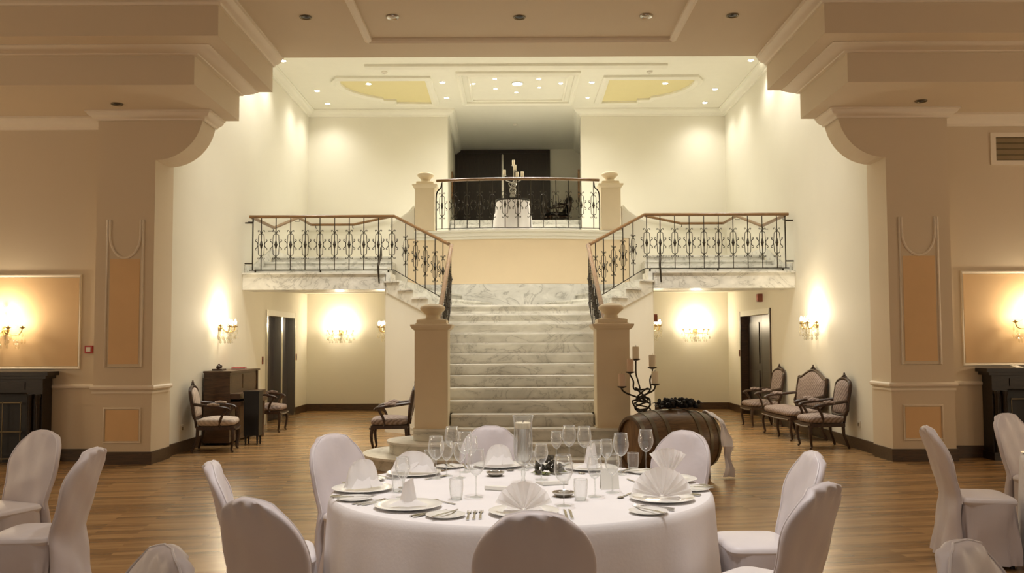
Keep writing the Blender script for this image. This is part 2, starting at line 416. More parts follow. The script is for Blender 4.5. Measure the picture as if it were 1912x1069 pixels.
for s, nm in ((-1, 'left'), (1, 'right')):
    def X(a, b): return a if s < 0 else b
    # stepped ceiling beams
    ax = X(-3.30, 3.51); bx = X(-3.755, 3.96); far = s * 11
    w = MB().box(min(ax, far), max(ax, far), 9.75, 12.0, 5.0, ZC); w.v = w.v
    struct('ceiling_beam_' + nm, w, 'hall', flat=True)
    w = MB().box(min(bx, far), max(bx, far), 10.28, 12.0, 4.60, 5.0)
    struct('ceiling_lower_beam_' + nm, w, 'hall', flat=True)
    # cornices
    c = MB(); e = 0.001
    crown([(ax, 12.0, ZC), (ax, 9.75, ZC), (far, 9.75, ZC)], 0.15, c, flip=1 if s > 0 else -1)
    c.v = [(x, y, z - e) for x, y, z in c.v]
    struct('trim_ceiling_beam_' + nm, c, 'trim')
    c = MB(); crown([(bx, 12.0, 4.999), (bx, 10.28, 4.999), (far, 10.28, 4.999)], 0.26, c, flip=1 if s > 0 else -1, vs_=.22)
    struct('trim_lower_beam_' + nm, c, 'trim')
    # wing wall
    px0, px1 = X(-5.45, 4.90), X(-4.69, 5.72)
    inner = X(px1, px0); outer = X(px0, px1)
    w = MB().box(min(s * 11, X(XL - .3, XR + .3)), max(s * 11, X(XL - .3, XR + .3)), YW, YW + 0.3, 0, 4.62)
    struct('wall_wing_' + nm, w, 'hall', flat=True)
    struct('wall_far_' + nm, MB().box(s * 11 - .1, s * 11 + .1, -5, YW, 0, ZC), 'hall', flat=True)
    c = MB(); crown([(outer, YW, 4.599), (far, YW, 4.599)], 0.17, c, flip=1 if s > 0 else -1)
    struct('trim_wing_cornice_' + nm, c, 'trim')
    # pier with quarter-round bracket
    w = MB().box(px0, px1, YP, YP + 0.62, 0, 4.6)
    cx, cz = inner, 4.60; rx, rz = 0.62, 0.64
    poly = [(cx, cz)] + [(cx - s * rx * sin(a), cz - 0.0 - rz * cos(a)) for a in [pi / 2 * (1 - i / 12) for i in range(13)]]
    w.pxz(poly, YP, YP + 0.5)
    struct('wall_pier_' + nm, w, 'hall', flat=True)
    c = MB(); bxe = inner - s * (rx + 0.0)
    crown([(outer, YP + .4, 4.599), (outer, YP, 4.599), (bxe, YP, 4.599), (bxe, YP + 0.5, 4.599)], 0.13, c, flip=1 if s < 0 else -1)
    struct('trim_pier_cornice_' + nm, c, 'trim')
    # chair rail
    def rail_run(path, r, sx, sy, mbx): return mbx.tube(path, r, 8, up=(0, 0, 1), sx=sx, sy=sy)
    c = MB(); o = 0.02
    zr = 0.985
    rail_run([(s * 11, YW - .005, zr), (outer + s * .0, YW - .005, zr)], 0.035, 1, .9, c)
    rail_run([(outer + s * o, YW, zr), (outer + s * o, YP - .005, zr), (inner - s * o, YP - .005, zr), (inner - s * o, YP + .58, zr)], 0.035, 1, .9, c)
    c.box(min(outer, inner) - .014, max(outer, inner) + .014, YP - .014, YP + .58, zr - .075, zr - .05)
    struct('trim_chair_rail_' + nm, c, 'trim')
    # skirting
    c = MB(); t = 0.02; h = 0.16
    c.box(min(s * 11, outer), max(s * 11, outer), YW - t, YW, 0, h)
    c.box(px0 - t, px1 + t, YP - t, YP + 0.6, 0, h)
    xw = X(XL, XR); c.box(min(xw, xw - s * t), max(xw, xw - s * t), YP + .62, 16.9, 0, h)
    c.box(min(xw, xw - s * t), max(xw, xw - s * t), 19.32, YB, 0, h)
    bxk = X(-2.26, 2.50); c.box(min(xw, bxk), max(xw, bxk), YB - t, YB, 0, h)
    struct('baseboard_' + nm, c, 'skirt', flat=True)
    # pier panels
    fx0, fx1 = X(-5.30, 5.05), X(-4.83, 5.55)
    mid = (fx0 + fx1) / 2; rr = (fx1 - fx0) / 2 - 0.035
    U = [(mid + rr * cos(pi + pi * i / 14), 2.97 + 0.30 * sin(pi + pi * i / 14)) for i in range(15)]
    poly = [(fx0, 1.25), (fx1, 1.25), (fx1, 3.17), (mid + rr, 3.17)] + U[::-1] + [(mid - rr, 3.17), (fx0, 3.17)]
    p = MB().pxz([(fx0 + .04, 1.29), (fx1 - .04, 1.29), (fx1 - .04, 2.66), (fx0 + .04, 2.66)], YP - .004, YP + .01)
    p.pxz([(fx0 + .02, .30), (fx1 - .02, .30), (fx1 - .02, .70), (fx0 + .02, .70)], YP - .004, YP + .01)
    struct('wall_pier_panels_' + nm, p, 'peachd', flat=True)
    c = MB(); c.tube([(u, YP - .006, v) for u, v in poly], 0.016, 6, closed=True)
    c.tube([(fx0, YP - .006, .28), (fx1, YP - .006, .28), (fx1, YP - .006, .72), (fx0, YP - .006, .72)], 0.016, 6, closed=True)
    struct('trim_pier_panels_' + nm, c, 'trim')
    # wing panel
    e0 = X(-5.80, 6.02); e1 = s * 7.75
    p = MB().box(min(e0, e1) + .03, max(e0, e1) - .03, YW - .004, YW + .01, 1.26, 2.44)
    struct('wall_wing_panel_' + nm, p, 'peachd', flat=True)
    c = MB().tube([(e0, YW - .008, 1.23), (e1, YW - .008, 1.23), (e1, YW - .008, 2.47), (e0, YW - .008, 2.47)], 0.022, 6, closed=True)
    struct('trim_wing_panel_' + nm, c, 'trim')
# upper cornices of the stair hall
c = MB(); crown([(XL, 12.0, ZU - .001), (XL, YB, ZU - .001), (-1.51, YB, ZU - .001), (-1.60, 24.6, ZU - .001)], 0.17, c, flip=1)
struct('trim_1', c, 'trimw')
c = MB(); crown([(XR, 12.0, ZU - .001), (XR, YB, ZU - .001), (1.6, YB, ZU - .001), (1.89, 24.6, ZU - .001)], 0.17, c, flip=-1)
struct('trim_2', c, 'trimw')
# front ceiling coffer moulding
c = MB()
q = [(-1.86, 11.25), (2.08, 11.25), (2.08, 4.0), (-1.86, 4.0)]
c.tube([(x, y, ZC - .01) for x, y in q], 0.05, 6, closed=True, sx=1.2, up=(0, 0, 1))
struct('trim_3', c, 'trim')
# rear ceiling ornaments
PX, QY = 0.1, 0
def ceil_line(pts, r, name, m='trimw', closed=True):
    c = MB().tube([(x, y, ZU - .012) for x, y in pts], r, 6, closed=closed, sx=1.5, up=(0, 0, 1)); return struct(name, c, m)
k = 4
ceil_line([(-1.08, 19.75), (1.32, 19.75), (1.32, 17.5), (-1.08, 17.5)], 0.06, 'trim_%d' % k); k += 1
ceil_line([(-.9, 19.55), (1.14, 19.55), (1.14, 17.68), (-.9, 17.68)], 0.03, 'trim_%d' % k); k += 1
for s in (-1, 1):
    def mx(x): return PX + s * x
    sh = [(mx(1.83), 19.72), (mx(2.72), 19.72), (mx(2.74), 19.5), (mx(3.0), 19.48), (mx(3.04), 19.3), (mx(3.22), 19.2), (mx(3.42), 19.02), (mx(3.6), 18.78), (mx(3.72), 18.5), (mx(3.77), 18.2), (mx(3.75), 18.0), (mx(3.68), 17.8)]
    sh += [(mx(1.83), 17.8)]
    ceil_line(sh, 0.07, 'trim_%d' % k); k += 1
    struct('ceiling_coffer_%s' % ('left' if s < 0 else 'right'), MB().pxy(sh, ZU - .004, ZU + .01), 'yellow', flat=True)
ceil_line([(-2.88, 17.05), (3.03, 17.05)], 0.07, 'trim_%d' % k, closed=False); k += 1

# lift doors in niche left wall, timber door on the right
def recess_door(name, X, s, double):
    r = bpy.data.objects.new(name, None); COL.objects.link(r); r['kind'] = 'structure'; r.location = (X, 18.1, 0)
    d = 0.18
    f = MB()
    ys = [17.0, 18.08, 18.2, 19.25] if double else [17.0, 19.25]
    out = s
    def bx(m, xa, xb, *a): m.box(min(xa, xb) - X, max(xa, xb) - X, a[0] - 18.1, a[1] - 18.1, a[2], a[3])
    for y0, y1 in ((17.0, 17.07), (19.18, 19.25)): bx(f, X - s * .03, X + s * d, y0, y1, 0, 2.2)
    if double: bx(f, X - s * .02, X + s * d, 18.08, 18.2, 0, 2.2)
    f.obj('frame', 'steel' if double else 'walnut', r, flat=True)
    l = MB(); bx(l, X - s * .03, X + s * d, 17.07, 19.18, 2.09, 2.2); l.obj('lintel', 'trimw', r, flat=True)
    spans = [(17.07, 18.08), (18.2, 19.18)] if double else [(17.07, 18.12), (18.13, 19.18)]
    for y0, y1 in spans:
        p = MB(); bx(p, X + s * (d - .05), X + s * d, y0, y1, 0, 2.09)
        for za, zb in ((.2, .95), (1.1, 1.95)):
            if not double: bx(p, X + s * (d - .065), X + s * (d - .05), y0 + .15, y1 - .15, za, zb)
        dp = p.obj('door_panel', 'dark', r, flat=True)
    b = MB(); bx(b, X + s * d, X + s * (d + .05), 17.0, 19.25, 0, 2.2); b.obj('backing', 'black', r, flat=True)
recess_door('door_1', XL, -1, True); recess_door('door_2', XR, 1, False)

# corridor double door
r = bpy.data.objects.new('door_3', None); COL.objects.link(r); r['kind'] = 'structure'; r.location = (-0.28, 24.55, 4.5)
f = MB(); f.box(-1.33, 1.33, -.02, .04, 2.34, 2.44); f.box(-1.33, -1.24, -.02, .04, 0, 2.34); f.box(1.24, 1.33, -.02, .04, 0, 2.34)
f.obj('frame', 'dark', r, flat=True)
for x0 in (-1.24, 0.01):
    p = MB(); p.box(x0, x0 + 1.23, 0, .04, 0, 2.34)
    for xa, xb in ((.12, .56), (.68, 1.12)):
        for za, zb in ((.15, .75), (.9, 1.5), (1.62, 2.2)):
            p.box(x0 + xa, x0 + xb, -.018, 0, za, zb)
    p.obj('door_leaf', 'dark', r, flat=True)
MB().box(-.025, .025, -.035, .0, 0.0, 2.3).obj('lit_gap_strip', 'steel', r, flat=True)  # bright strip standing in for light in the gap between the leaves

# ================================================================== STAIRCASE
st = thing('marble_staircase', 'grand marble staircase, central flight splitting to side landings and balcony', 'staircase', (0.11, 11.0, 0))
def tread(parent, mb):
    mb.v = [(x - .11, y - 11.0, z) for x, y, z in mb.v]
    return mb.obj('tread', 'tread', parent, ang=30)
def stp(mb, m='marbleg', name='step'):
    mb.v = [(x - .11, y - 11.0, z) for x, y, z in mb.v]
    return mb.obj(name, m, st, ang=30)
# ------------------------------------------------------------------ block under the stairs
F = [(-1.42, 14.88), (-1.69, 15.10), (-1.95, 15.32), (-2.22, 15.54)]
Bk = [(-.42, 17.05), (-1.0, 17.2), (-1.6, 17.26), (-2.29, 17.27)]
for s, nm in ((-1, 'left'), (1, 'right')):
    def mr(p): return p if s < 0 else (0.22 - p[0], p[1])
    w = MB()
    a, b = mr((-2.24, 15.525)), mr((-1.06, 14.555))
    c1, c2 = mr((-1.12, 15.2)), mr((-2.26 + .2, 15.8))
    # front oblique wall with sloping top
    n = 2
    top = {0: 2.48, 1: 1.86}
    vs = [(a[0], a[1], 0), (b[0], b[1], 0), (c1[0], c1[1], 0), (c2[0], c2[1], 0), (a[0], a[1], 2.48), (b[0], b[1], 1.86), (c1[0], c1[1], 1.86), (c2[0], c2[1], 2.48)]
    w.add(vs, [(3, 2, 1, 0), (4, 5, 6, 7), (0, 1, 5, 4), (1, 2, 6, 5), (2, 3, 7, 6), (3, 0, 4, 7)])
    x0 = mr((-2.26, 0))[0]; x1 = mr((-2.1, 0))[0]
    w.box(min(x0, x1), max(x0, x1), 15.58, YB - .004, 0, 2.66)
    x0 = mr((-1.12, 0))[0]; x1 = mr((-1.06, 0))[0]
    w.pyz([(11.62, 0), (14.7, 0), (14.7, 1.9), (11.62, .42)], min(x0, x1), max(x0, x1))
    stp(w, 'wall', 'side_wall')
    # soffit under the landing
    xw = XL + .004 if s < 0 else XR - .004; xe = mr((-2.26, 0))[0]
    w = MB().prism([(15.62, 2.5), (YB - .004, 2.69), (YB - .004, 2.74), (15.62, 2.74)], lambda u, v, q: (lerp(xw, xe, q), u, v))
    stp(w, 'trimw', 'soffit')
# peach wall below the balcony (bowed) and parapets
def bow(x): return 17.3 - 0.22 * max(0, 1 - ((x - .12) / 1.7) ** 2)
xs = [-1.55 + 3.34 * i / 20 for i in range(21)]
poly = [(-2.06, 17.3)] + [(x, bow(x)) for x in xs] + [(2.28, 17.3), (2.28, 17.5), (-2.06, 17.5)]
struct('wall_under_balcony', MB().pxy(poly, 2.69, 3.58), 'peach')
poly2 = [(-1.95, 17.26)] + [(x, bow(x) - .02) for x in xs] + [(2.17, 17.26), (2.17, 17.5), (-1.95, 17.5)]
stp(MB().pxy(poly2, 2.1, 2.685), 'marble', 'dado')
c = MB()
for z0, z1, o in ((3.56, 3.62, .02), (3.62, 3.70, .05), (3.70, 3.735, .09)):
    c.pxy([(-1.93, 17.3 - o)] + [(x, bow(x) - o) for x in xs] + [(2.15, 17.3 - o), (2.15, YB - .01), (-1.93, YB - .01)], z0, z1)
struct('trim_balcony_edge', c, 'trimw')
for s, nm in ((-1, 'left'), (1, 'right')):
    def mr(x): return x if s < 0 else .22 - x
    w = MB(); poly = [(mr(-2.4), 2.2), (mr(-2.075), 2.2), (mr(-2.075), 3.59), (mr(-1.94), 3.59), (mr(-1.94), 4.2), (mr(-2.05), 4.1), (mr(-2.4), 3.86)]
    w.pxz(poly, 17.32, 17.5)
    stp(w, 'wall', 'parapet')
    c = MB(); c.tube([(mr(-2.44), 17.41, 3.86), (mr(-2.05), 17.41, 4.11), (mr(-1.945), 17.41, 4.24)], 0.10, 4, sx=1.0, sy=.35, up=(0, 0, 1))
    stp(c, 'trimw', 'parapet_cap')

SX0, SX1 = -1.05, 1.27
def ystep(k): return 10.3 + .303 * k
for k in range(1, 15):
    y = ystep(k); z = RISE * k
    mb = MB()
    if k <= 3:
        cy = 11.45; R = cy - y
        def outline(g):
            R2 = R + g
            L = [(SX0 + R2 * cos(a), cy + R2 * sin(a)) for a in [pi * 0.62 + (pi * 1.5 - pi * .62) * i / 16 for i in range(17)]]
            Rr = [(SX1 + R2 * cos(a), cy + R2 * sin(a)) for a in [pi * 1.5 + (pi * .88) * i / 16 for i in range(17)]]
            return L + Rr
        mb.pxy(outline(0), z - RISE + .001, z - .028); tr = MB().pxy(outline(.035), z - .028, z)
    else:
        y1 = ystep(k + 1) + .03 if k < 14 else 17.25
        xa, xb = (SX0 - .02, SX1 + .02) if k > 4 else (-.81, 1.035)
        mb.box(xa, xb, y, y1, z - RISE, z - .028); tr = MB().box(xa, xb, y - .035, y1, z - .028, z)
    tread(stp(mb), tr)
for s in (-1, 1):
    def mr(p): return p if s < 0 else (.22 - p[0], p[1])
    # winders
    for i in range(3):
        z = 2.17 + RISE * (i + 1)
        f0, f1, b0, b1 = mr(F[i]), mr(F[i + 1]), mr(Bk[i]), mr(Bk[i + 1])
        mb = MB().pxy([f0, f1, b1, b0], 2.1, z - .03)
        n_ = Vector((-(f1[1] - f0[1]), f1[0] - f0[0])).normalized()
        if n_.y > 0: n_ = -n_
        t_ = Vector((f0[0] - f1[0], f0[1] - f1[1])).normalized() * .03
        o = .085
        mb.pxy([(f0[0] + n_.x * o + t_.x, f0[1] + n_.y * o + t_.y), (f1[0] + n_.x * o, f1[1] + n_.y * o), b1, (b0[0] + t_.x, b0[1] + t_.y)], z - .03, z)
        stp(mb, 'marble')
    stp(MB().pxy([mr((-1.05, 14.53)), mr(F[0]), mr(Bk[0]), mr((-1.05, 17.1))], 2.05, 2.169), 'marble', 'landing')
    # stringer: stepped top, sloped underside
    A, B = mr((-2.22, 15.5)), mr((-1.04, 14.52)); d = (Vector(B) - Vector(A))
    nn = Vector((-d.y, d.x)).normalized()
    if nn.y < 0: nn = -nn
    mb = MB(); prof = [(0, 2.44), (0, 2.603), (.225, 2.603), (.225, 2.448), (.45, 2.448), (.45, 2.293), (.68, 2.293), (.68, 2.168), (1.0, 2.168), (1.0, 1.84)]
    mb.prism(prof, lambda u, v, q: (A[0] + d.x * u + nn.x * (-.02 + .1 * q), A[1] + d.y * u + nn.y * (-.02 + .1 * q), v))
    stp(mb, 'marbleg', 'stringer')
    xw, xe = (XL + .004, -2.24) if s < 0 else (2.46, XR - .004)
    mb = MB().box(xw, xe, 15.5, 16.2, 2.49, 2.76); mb.box(xw, xe, 15.46, 16.2, 2.76, 2.79)
    xi = mr((-2.2, 0))[0]; mb.box(min(xi, xe if s < 0 else xw), max(xi, xe if s < 0 else xw), 15.56, 16.2, 2.6, 2.79)
    mb.box(*( (xe - .01, -2.16) if s < 0 else (2.38, xw + .01)), 15.5, 16.2, 2.55, 2.79)
    stp(mb, 'marble', 'landing')
    xa, xb = (XL + .004, -2.3) if s < 0 else (2.52, XR - .004)
    for i, (y0, y1) in enumerate(((16.2, 16.8), (16.8, 17.4), (17.4, YB))):
        z = 2.79 + RISE * (i + 1)
        mb = MB().box(xa, xb, y0, y1 + .03 if i < 2 else YB - .004, z - RISE, z - .03); mb.box(xa, xb, y0 - .03, y1 if i < 2 else YB - .004, z - .03, z)
        stp(mb, 'marble')
    for i in range(3):
        z = 3.255 + RISE * (i + 1); q0, q1 = mr((-2.3 + .12 * i, 0))[0], mr((-2.3 + .12 * (i + 1) if i < 2 else -1.94, 0))[0]
        stp(MB().box(min(q0, q1), max(q0, q1), 17.52, YB - .004, 3.25, z), 'marble')
    # marble skirting up the side wall
    x = XL + .024 if s < 0 else XR - .024; x2 = XL + .004 if s < 0 else XR - .004
    mb = MB().pyz([(15.6, 2.79), (16.1, 2.79), (17.4, 3.25), (YB - .004, 3.25), (YB - .004, 3.4), (17.3, 3.4), (16.0, 2.94), (15.6, 2.94)], min(x, x2), max(x, x2))
    stp(mb, 'marble', 'skirting')
for i in range(5):
    z = 3.738 + .152 * (i + 1)
    stp(MB().box(-1.48, 1.58, 20.0 + .3 * i, 21.29, z - .151, z), 'marble')

# newels
def newel(x, y, z0, wd, hs, label, first=None):
    t = thing('newel_post', label, 'newel post', (x, y, z0))
    h = wd / 2
    s_ = MB().box(-h, h, -h, h, 0.0, hs); s_.box(-h - .015, h + .015, -h - .015, h + .015, 0, .012)
    s_.obj('shaft', 'newel', t, flat=True)
    c = MB()
    pr = [(h + .0, hs), (h + .03, hs + .02), (h + .05, hs + .05), (h + .055, hs + .075), (h + .0, hs + .08), (h - .02, hs + .1), (h - .02, hs + .135), (h - .06, hs + .15), (.1, hs + .155)]
    c.lathe([(r_ * sqrt(2), z) for r_, z in pr], 4, ph=pi / 4); c.obj('cap', 'newel', t, flat=True)
    b = MB().lathe([(.1, hs + .155), (.09, hs + .175), (.085, hs + .2), (.12, hs + .235), (.155, hs + .262), (.165, hs + .29), (.155, hs + .312), (.11, hs + .335), (.05, hs + .347), (0.0, hs + .35)], 24)
    b.obj('finial', 'newel', t)
    return t
newel(-1.043, 11.455, .466, .42, 1.24, 'cream square newel post with round cap left of the stair foot')
newel(1.268, 11.455, .466, .42, 1.24, 'cream square newel post with round cap right of the stair foot')
newel(-1.73, 17.42, 3.742, .38, .84, 'cream newel post with round cap at left end of balcony')
newel(1.93, 17.42, 3.742, .38, .84, 'cream newel post with round cap at right end of balcony')

# ------------------------------------------------------------------ railings
def spiral(cx, cz, r, a0, a1, n=7, k=.45):
    return [(cx + lerp(r, r * k, i / n) * cos(lerp(a0, a1, i / n)), 0, cz + lerp(r, r * k, i / n) * sin(lerp(a0, a1, i / n))) for i in range(n + 1)]
def scroll_mesh():
    m = MB()
    for sx in (-1, 1):
        for sz in (-1, 1):
            for p in ([(.048, .232), (.058, .238), (.056, .252), (.04, .254), (.022, .236), (.01, .205)],
                      [(.006, .192), (.03, .187), (.047, .168), (.051, .12), (.055, .05), (.06, 0)],
                      [(.06, 0), (.066, .034), (.082, .05), (.098, .062), (.102, .082), (.09, .094), (.08, .084)]):
                m.tube(catmull([(x * sx, 0, z * sz) for x, z in p], 2), .0058, 4)
            m.ball((.088 * sx, 0, .057 * sz), .011, 6, 4)
    m.lathe([(0, -.085), (.014, -.06), (.024, -.012), (.033, 0), (.024, .012), (.014, .06), (0, .085)], 8)
    for sz in (-1, 1): m.lathe([(0, sz * .2 - .02), (.012, sz * .2 - .012), (.012, sz * .2 + .012), (0, sz * .2 + .02)], 6)
    return m.mesh('scroll', 'iron')
SCROLL = scroll_mesh()
RAIL_H = 1.0
BARS = {}
def railing(name, label, path, marks, loc, posts=(), hand_ext=(0, 0), barh=None, low=.045, scroll_yaw=True):
    """path: list of (x,y,zfloor); marks: list of (segment, t) for balusters."""
    L = Vector(loc); t = thing(name, label, 'railing', loc)
    hp = [Vector((x, y, z + RAIL_H)) - L for x, y, z in path]
    MB().tube(hp, .036, 8, up=(0, 0, 1), sx=.95, sy=.8).obj('handrail', 'rail', t)
    MB().tube([Vector((x, y, z + low)) - L for x, y, z in path], .009, 4, up=(0, 0, 1)).obj('bottom_rail', 'iron', t)
    for sg, tt in marks:
        a, b = Vector(path[sg]), Vector(path[sg + 1]); p = a.lerp(b, tt)
        yaw = atan2(b.y - a.y, b.x - a.x)
        key = round(low, 3)
        if key not in BARS:
            BARS[key] = MB().tube([(0, 0, low), (0, 0, RAIL_H - .02)], .0085, 6).mesh('baluster', 'iron')
        bo = put('baluster', BARS[key], t, p - L); bo.rotation_euler = (0, 0, yaw)
        so = put('scroll', SCROLL, bo, (0, 0, .5))
    for p, fn in posts: fn(t, Vector(p) - L)
    return t
def post(h0, h1, r=.012):
    def f(t, p): MB().tube([p + Vector((0, 0, h0)), p + Vector((0, 0, h1))], r, 6).obj('end_post', 'iron', t)
    return f
def strap(t, p):
    MB().tube([p + Vector(q) for q in ((0, 0, .45), (.0, 0, .30), (-.012, -.08, .22), (-.03, -.14, .1), (-.02, -.145, -.03), (-.01, -.13, -.2))], [.014, .02, .022, .02, .016, .012], 6).obj('support_strap', 'iron', t)
def brackets(t, p):
    sx = -1 if p.x < 0 else 1
    for z in (.17, .89): MB().tube([p + Vector((0, 0, z)), p + Vector((sx * .14, 0, z))], .014, 6).obj('wall_bracket', 'iron', t)
fl = .0
Lp = [(-4.66, 15.56, 2.79), (-2.10, 15.56, 2.79), (-1.06, 14.56, 2.18)]
mk = [(0, (.21 + .259 * i) / 2.56) for i in range(9)] + [(0, .985)] + [(1, x) for x in (.22, .41, .585, .76, .9)]
class PP: pass
def seat_posts(t, p):
    for dx in (.05, 1.2, 2.4):
        MB().lathe([(.016, -.0), (.016, .045)], 6, (p.x + dx * (1 if p.x < 0 else -1), p.y, p.z + .002)).obj('foot', 'iron', t)
railing('landing_railing', 'scrolled iron railing with timber handrail on the left landing', Lp, mk, (-3.4, 15.56, 2.79),
        [((-4.60, 15.56, 2.79), post(.05, .97)), ((-4.60, 15.56, 2.79), brackets), ((-2.33, 15.55, 2.79), strap), ((-4.6, 15.56, 2.79), seat_posts)])
Rp = [(4.88, 15.56, 2.80), (2.33, 15.56, 2.80), (1.27, 14.56, 2.165)]
railing('landing_railing', 'scrolled iron railing with timber handrail on the right landing', Rp, mk, (3.6, 15.56, 2.79),
        [((4.82, 15.56, 2.80), post(.05, .97)), ((4.82, 15.56, 2.80), brackets), ((2.6, 15.55, 2.79), strap), ((4.82, 15.56, 2.79), seat_posts)])
for s, x, nm in ((-1, -1.01, 'left'), (1, 1.235, 'right')):
    railing('stair_railing', 'iron scroll railing sloping up the %s side of the main flight' % nm,
            [(x, 11.79, .785), (x, 14.45, 2.145)], [(0, (i + .5) / 10) for i in range(10)], (x, 13, 1.3), low=.06)
xs2 = [-1.50 + 3.20 * i / 16 for i in range(17)]
bp = [(x, bow(x) - .0, 3.735) for x in xs2]
def curly(t, p):
    sx = 1 if p.x < 0 else -1
    MB().tube(catmull([p + Vector(q) for q in ((.09 * sx, 0, .96), (.07 * sx, 0, .86), (.0, 0, .78), (-.02 * sx, 0, .6), (-.02 * sx, 0, .02))], 4), .014, 6).obj('end_post', 'iron', t)
bm = []
for i in range(13):
    u = (i + .45) / 12.9 * 16; sg = min(15, int(u)); bm.append((sg, u - sg))
railing('balcony_railing', 'bowed iron scroll railing with timber handrail along the balcony', bp, bm, (.12, 17.2, 3.74),
        [((-1.49, 17.3, 3.735), curly), ((1.69, 17.3, 3.735), curly)])
# wall handrails
for s, nm in ((-1, 'left'), (1, 'right')):
    def mr(x): return x if s < 0 else .2 - x
    t = thing('wall_handrail', 'timber handrail on the wall behind the %s landing' % nm, 'handrail', (mr(-4.66), 17, 3.7))
    L = Vector(t.location)
    p = [(mr(-4.66), 15.7, 3.80), (mr(-4.66), 17.15, 3.80), (mr(-4.66), 19.1, 4.28), (mr(-4.66), 20.3, 4.28), (mr(-3.68), 20.3, 4.28), (mr(-2.85), 20.3, 4.46)]
    MB().tube([Vector(q) - L for q in p], .035, 8, up=(0, 0, 1), sx=1, sy=.85).obj('rail', 'rail', t)
    for q in ((mr(-4.66), 15.8, 3.8), (mr(-4.66), 17.1, 3.8), (mr(-4.66), 19.2, 4.28), (mr(-4.55), 20.3, 4.28), (mr(-3.7), 20.3, 4.28)):
        q = Vector(q) - L
        e = Vector((s * .1, 0, 0)) if q.y < 3.2 else Vector((0, .1, 0))
        MB().tube([q, q + Vector((0, 0, -.07)), q + Vector((0, 0, -.07)) + e], .008, 5).obj('bracket', 'iron', t)

# ================================================================== LIGHT FITTINGS
dl = thing('recessed_downlight', 'x', 'ceiling light', (0, 0, 0))
MB().lathe([(.062, 0), (.075, -.008), (.072, -.014), (.058, -.01), (.05, .0)], 16).obj('trim_ring', 'nickel', dl)
MB().lathe([(.05, -.004), (.03, -.012), (0, -.014)], 12).obj('lens', 'black', dl)
spots = [((-2.49, 10.47), ZC, 'unlit recessed downlight in the front ceiling, leftmost of the row of five', 1), ((.09, 10.5), ZC, 'unlit recessed downlight in the middle of the front ceiling panel', 1),
         ((2.66, 10.47), ZC, 'unlit recessed downlight in the front ceiling, rightmost of the row of five', 1),
         ((-5.03, 11.1), 4.6, 'unlit recessed downlight under the lower beam above the left pier', 1), ((5.2, 11.1), 4.6, 'unlit recessed downlight under the lower beam above the right pier', 1)]
for i, ((x, y), z, lb, sc) in enumerate(spots):
    if i == 0: dl.location = (x, y, z); dl['label'] = lb; dl['group'] = 'unlit downlights'
    else: dup(dl, (x, y, z), 0, lb, 'unlit downlights')
sp = thing('ceiling_speaker', 'round chrome-rimmed ceiling fitting left of centre in the front ceiling panel', 'ceiling fitting', (-1.44, 10.47, ZC))
MB().lathe([(.066, 0), (.08, -.008), (.072, -.02), (.055, -.012)], 16).obj('rim', 'steel', sp)
MB().lathe([(.055, -.004), (.02, -.022), (0, -.024)], 12).obj('grille', 'whitep', sp)
dup(sp, (1.62, 10.47, ZC), 0, 'round chrome-rimmed ceiling fitting right of centre in the front ceiling panel')

import itertools
HY = {}
lit_px = [(529, 113, 1), (592, 169, 1), (612, 193, 1), (688, 156, 1), (826, 153, 1), (834, 182, 1), (884, 156, .7), (924, 147, .7), (925, 165, .7), (966, 155, 1.9), (964, 172, .7), (1006, 147, .8), (1007, 163, .6), (1047, 155, .8), (1097, 182, .7), (1105, 153, 1), (1242, 155, 1), (1316, 191, 1), (1335, 166, 1), (1402, 112, 1)]
def on_ceiling(px, py, z):
    d = cam.matrix_world.to_3x3() @ Vector(((px - 958) / F_PX, -(py - 552.5) / F_PX, -1))
    t = (z - CAM_H) / d.z
    return d.x * t, d.y * t
lit = thing('ceiling_spotlight', 'x', 'ceiling light', (0, 0, 0))
MB().lathe([(.058, 0), (.066, -.008), (.06, -.012), (.05, -.006)], 14).obj('trim_ring', 'trimw', lit)
MB().lathe([(.05, -.006), (.03, -.016), (0, -.018)], 12).obj('lamp', 'lamp', lit)
ordn = ['first', 'second', 'third', 'fourth', 'fifth', 'sixth', 'seventh', 'eighth', 'ninth', 'tenth']
WARM = (1.0, 0.955, 0.875)
def add_spot(x, y, z, e, ang, blend=.6, tilt=(0, 0), col=WARM, r=.05):
    d = bpy.data.lights.new('spot', 'SPOT'); d.energy = e; d.spot_size = radians(ang); d.spot_blend = blend; d.color = col; d.shadow_soft_size = r
    o = bpy.data.objects.new('spot_lamp', d); COL.objects.link(o); o.location = (x, y, z); o.rotation_euler = (tilt[0], tilt[1], 0)
    return o
for i, (px, py, sc) in enumerate(lit_px):
    x, y = on_ceiling(px, py, ZU)
    lb = 'lit ceiling spotlight above the stair hall, ' + (ordn[i] + ' from the left' if i < 10 else ordn[19 - i] + ' from the right')
    if i == 9: lb = 'largest and brightest lit spotlight in the middle of the stair hall ceiling'
    if i == 0: lit.location = (x, y, ZU); lit['label'] = lb; lit['group'] = 'lit spotlights'; o = lit
    else: o = dup(lit, (x, y, ZU), 0, lb, 'lit spotlights')
    o.scale = (sc, sc, sc)
    add_spot(x, y, ZU - .05, (64 if sc < 1.5 else 120), 135, 1.0, r=.1)
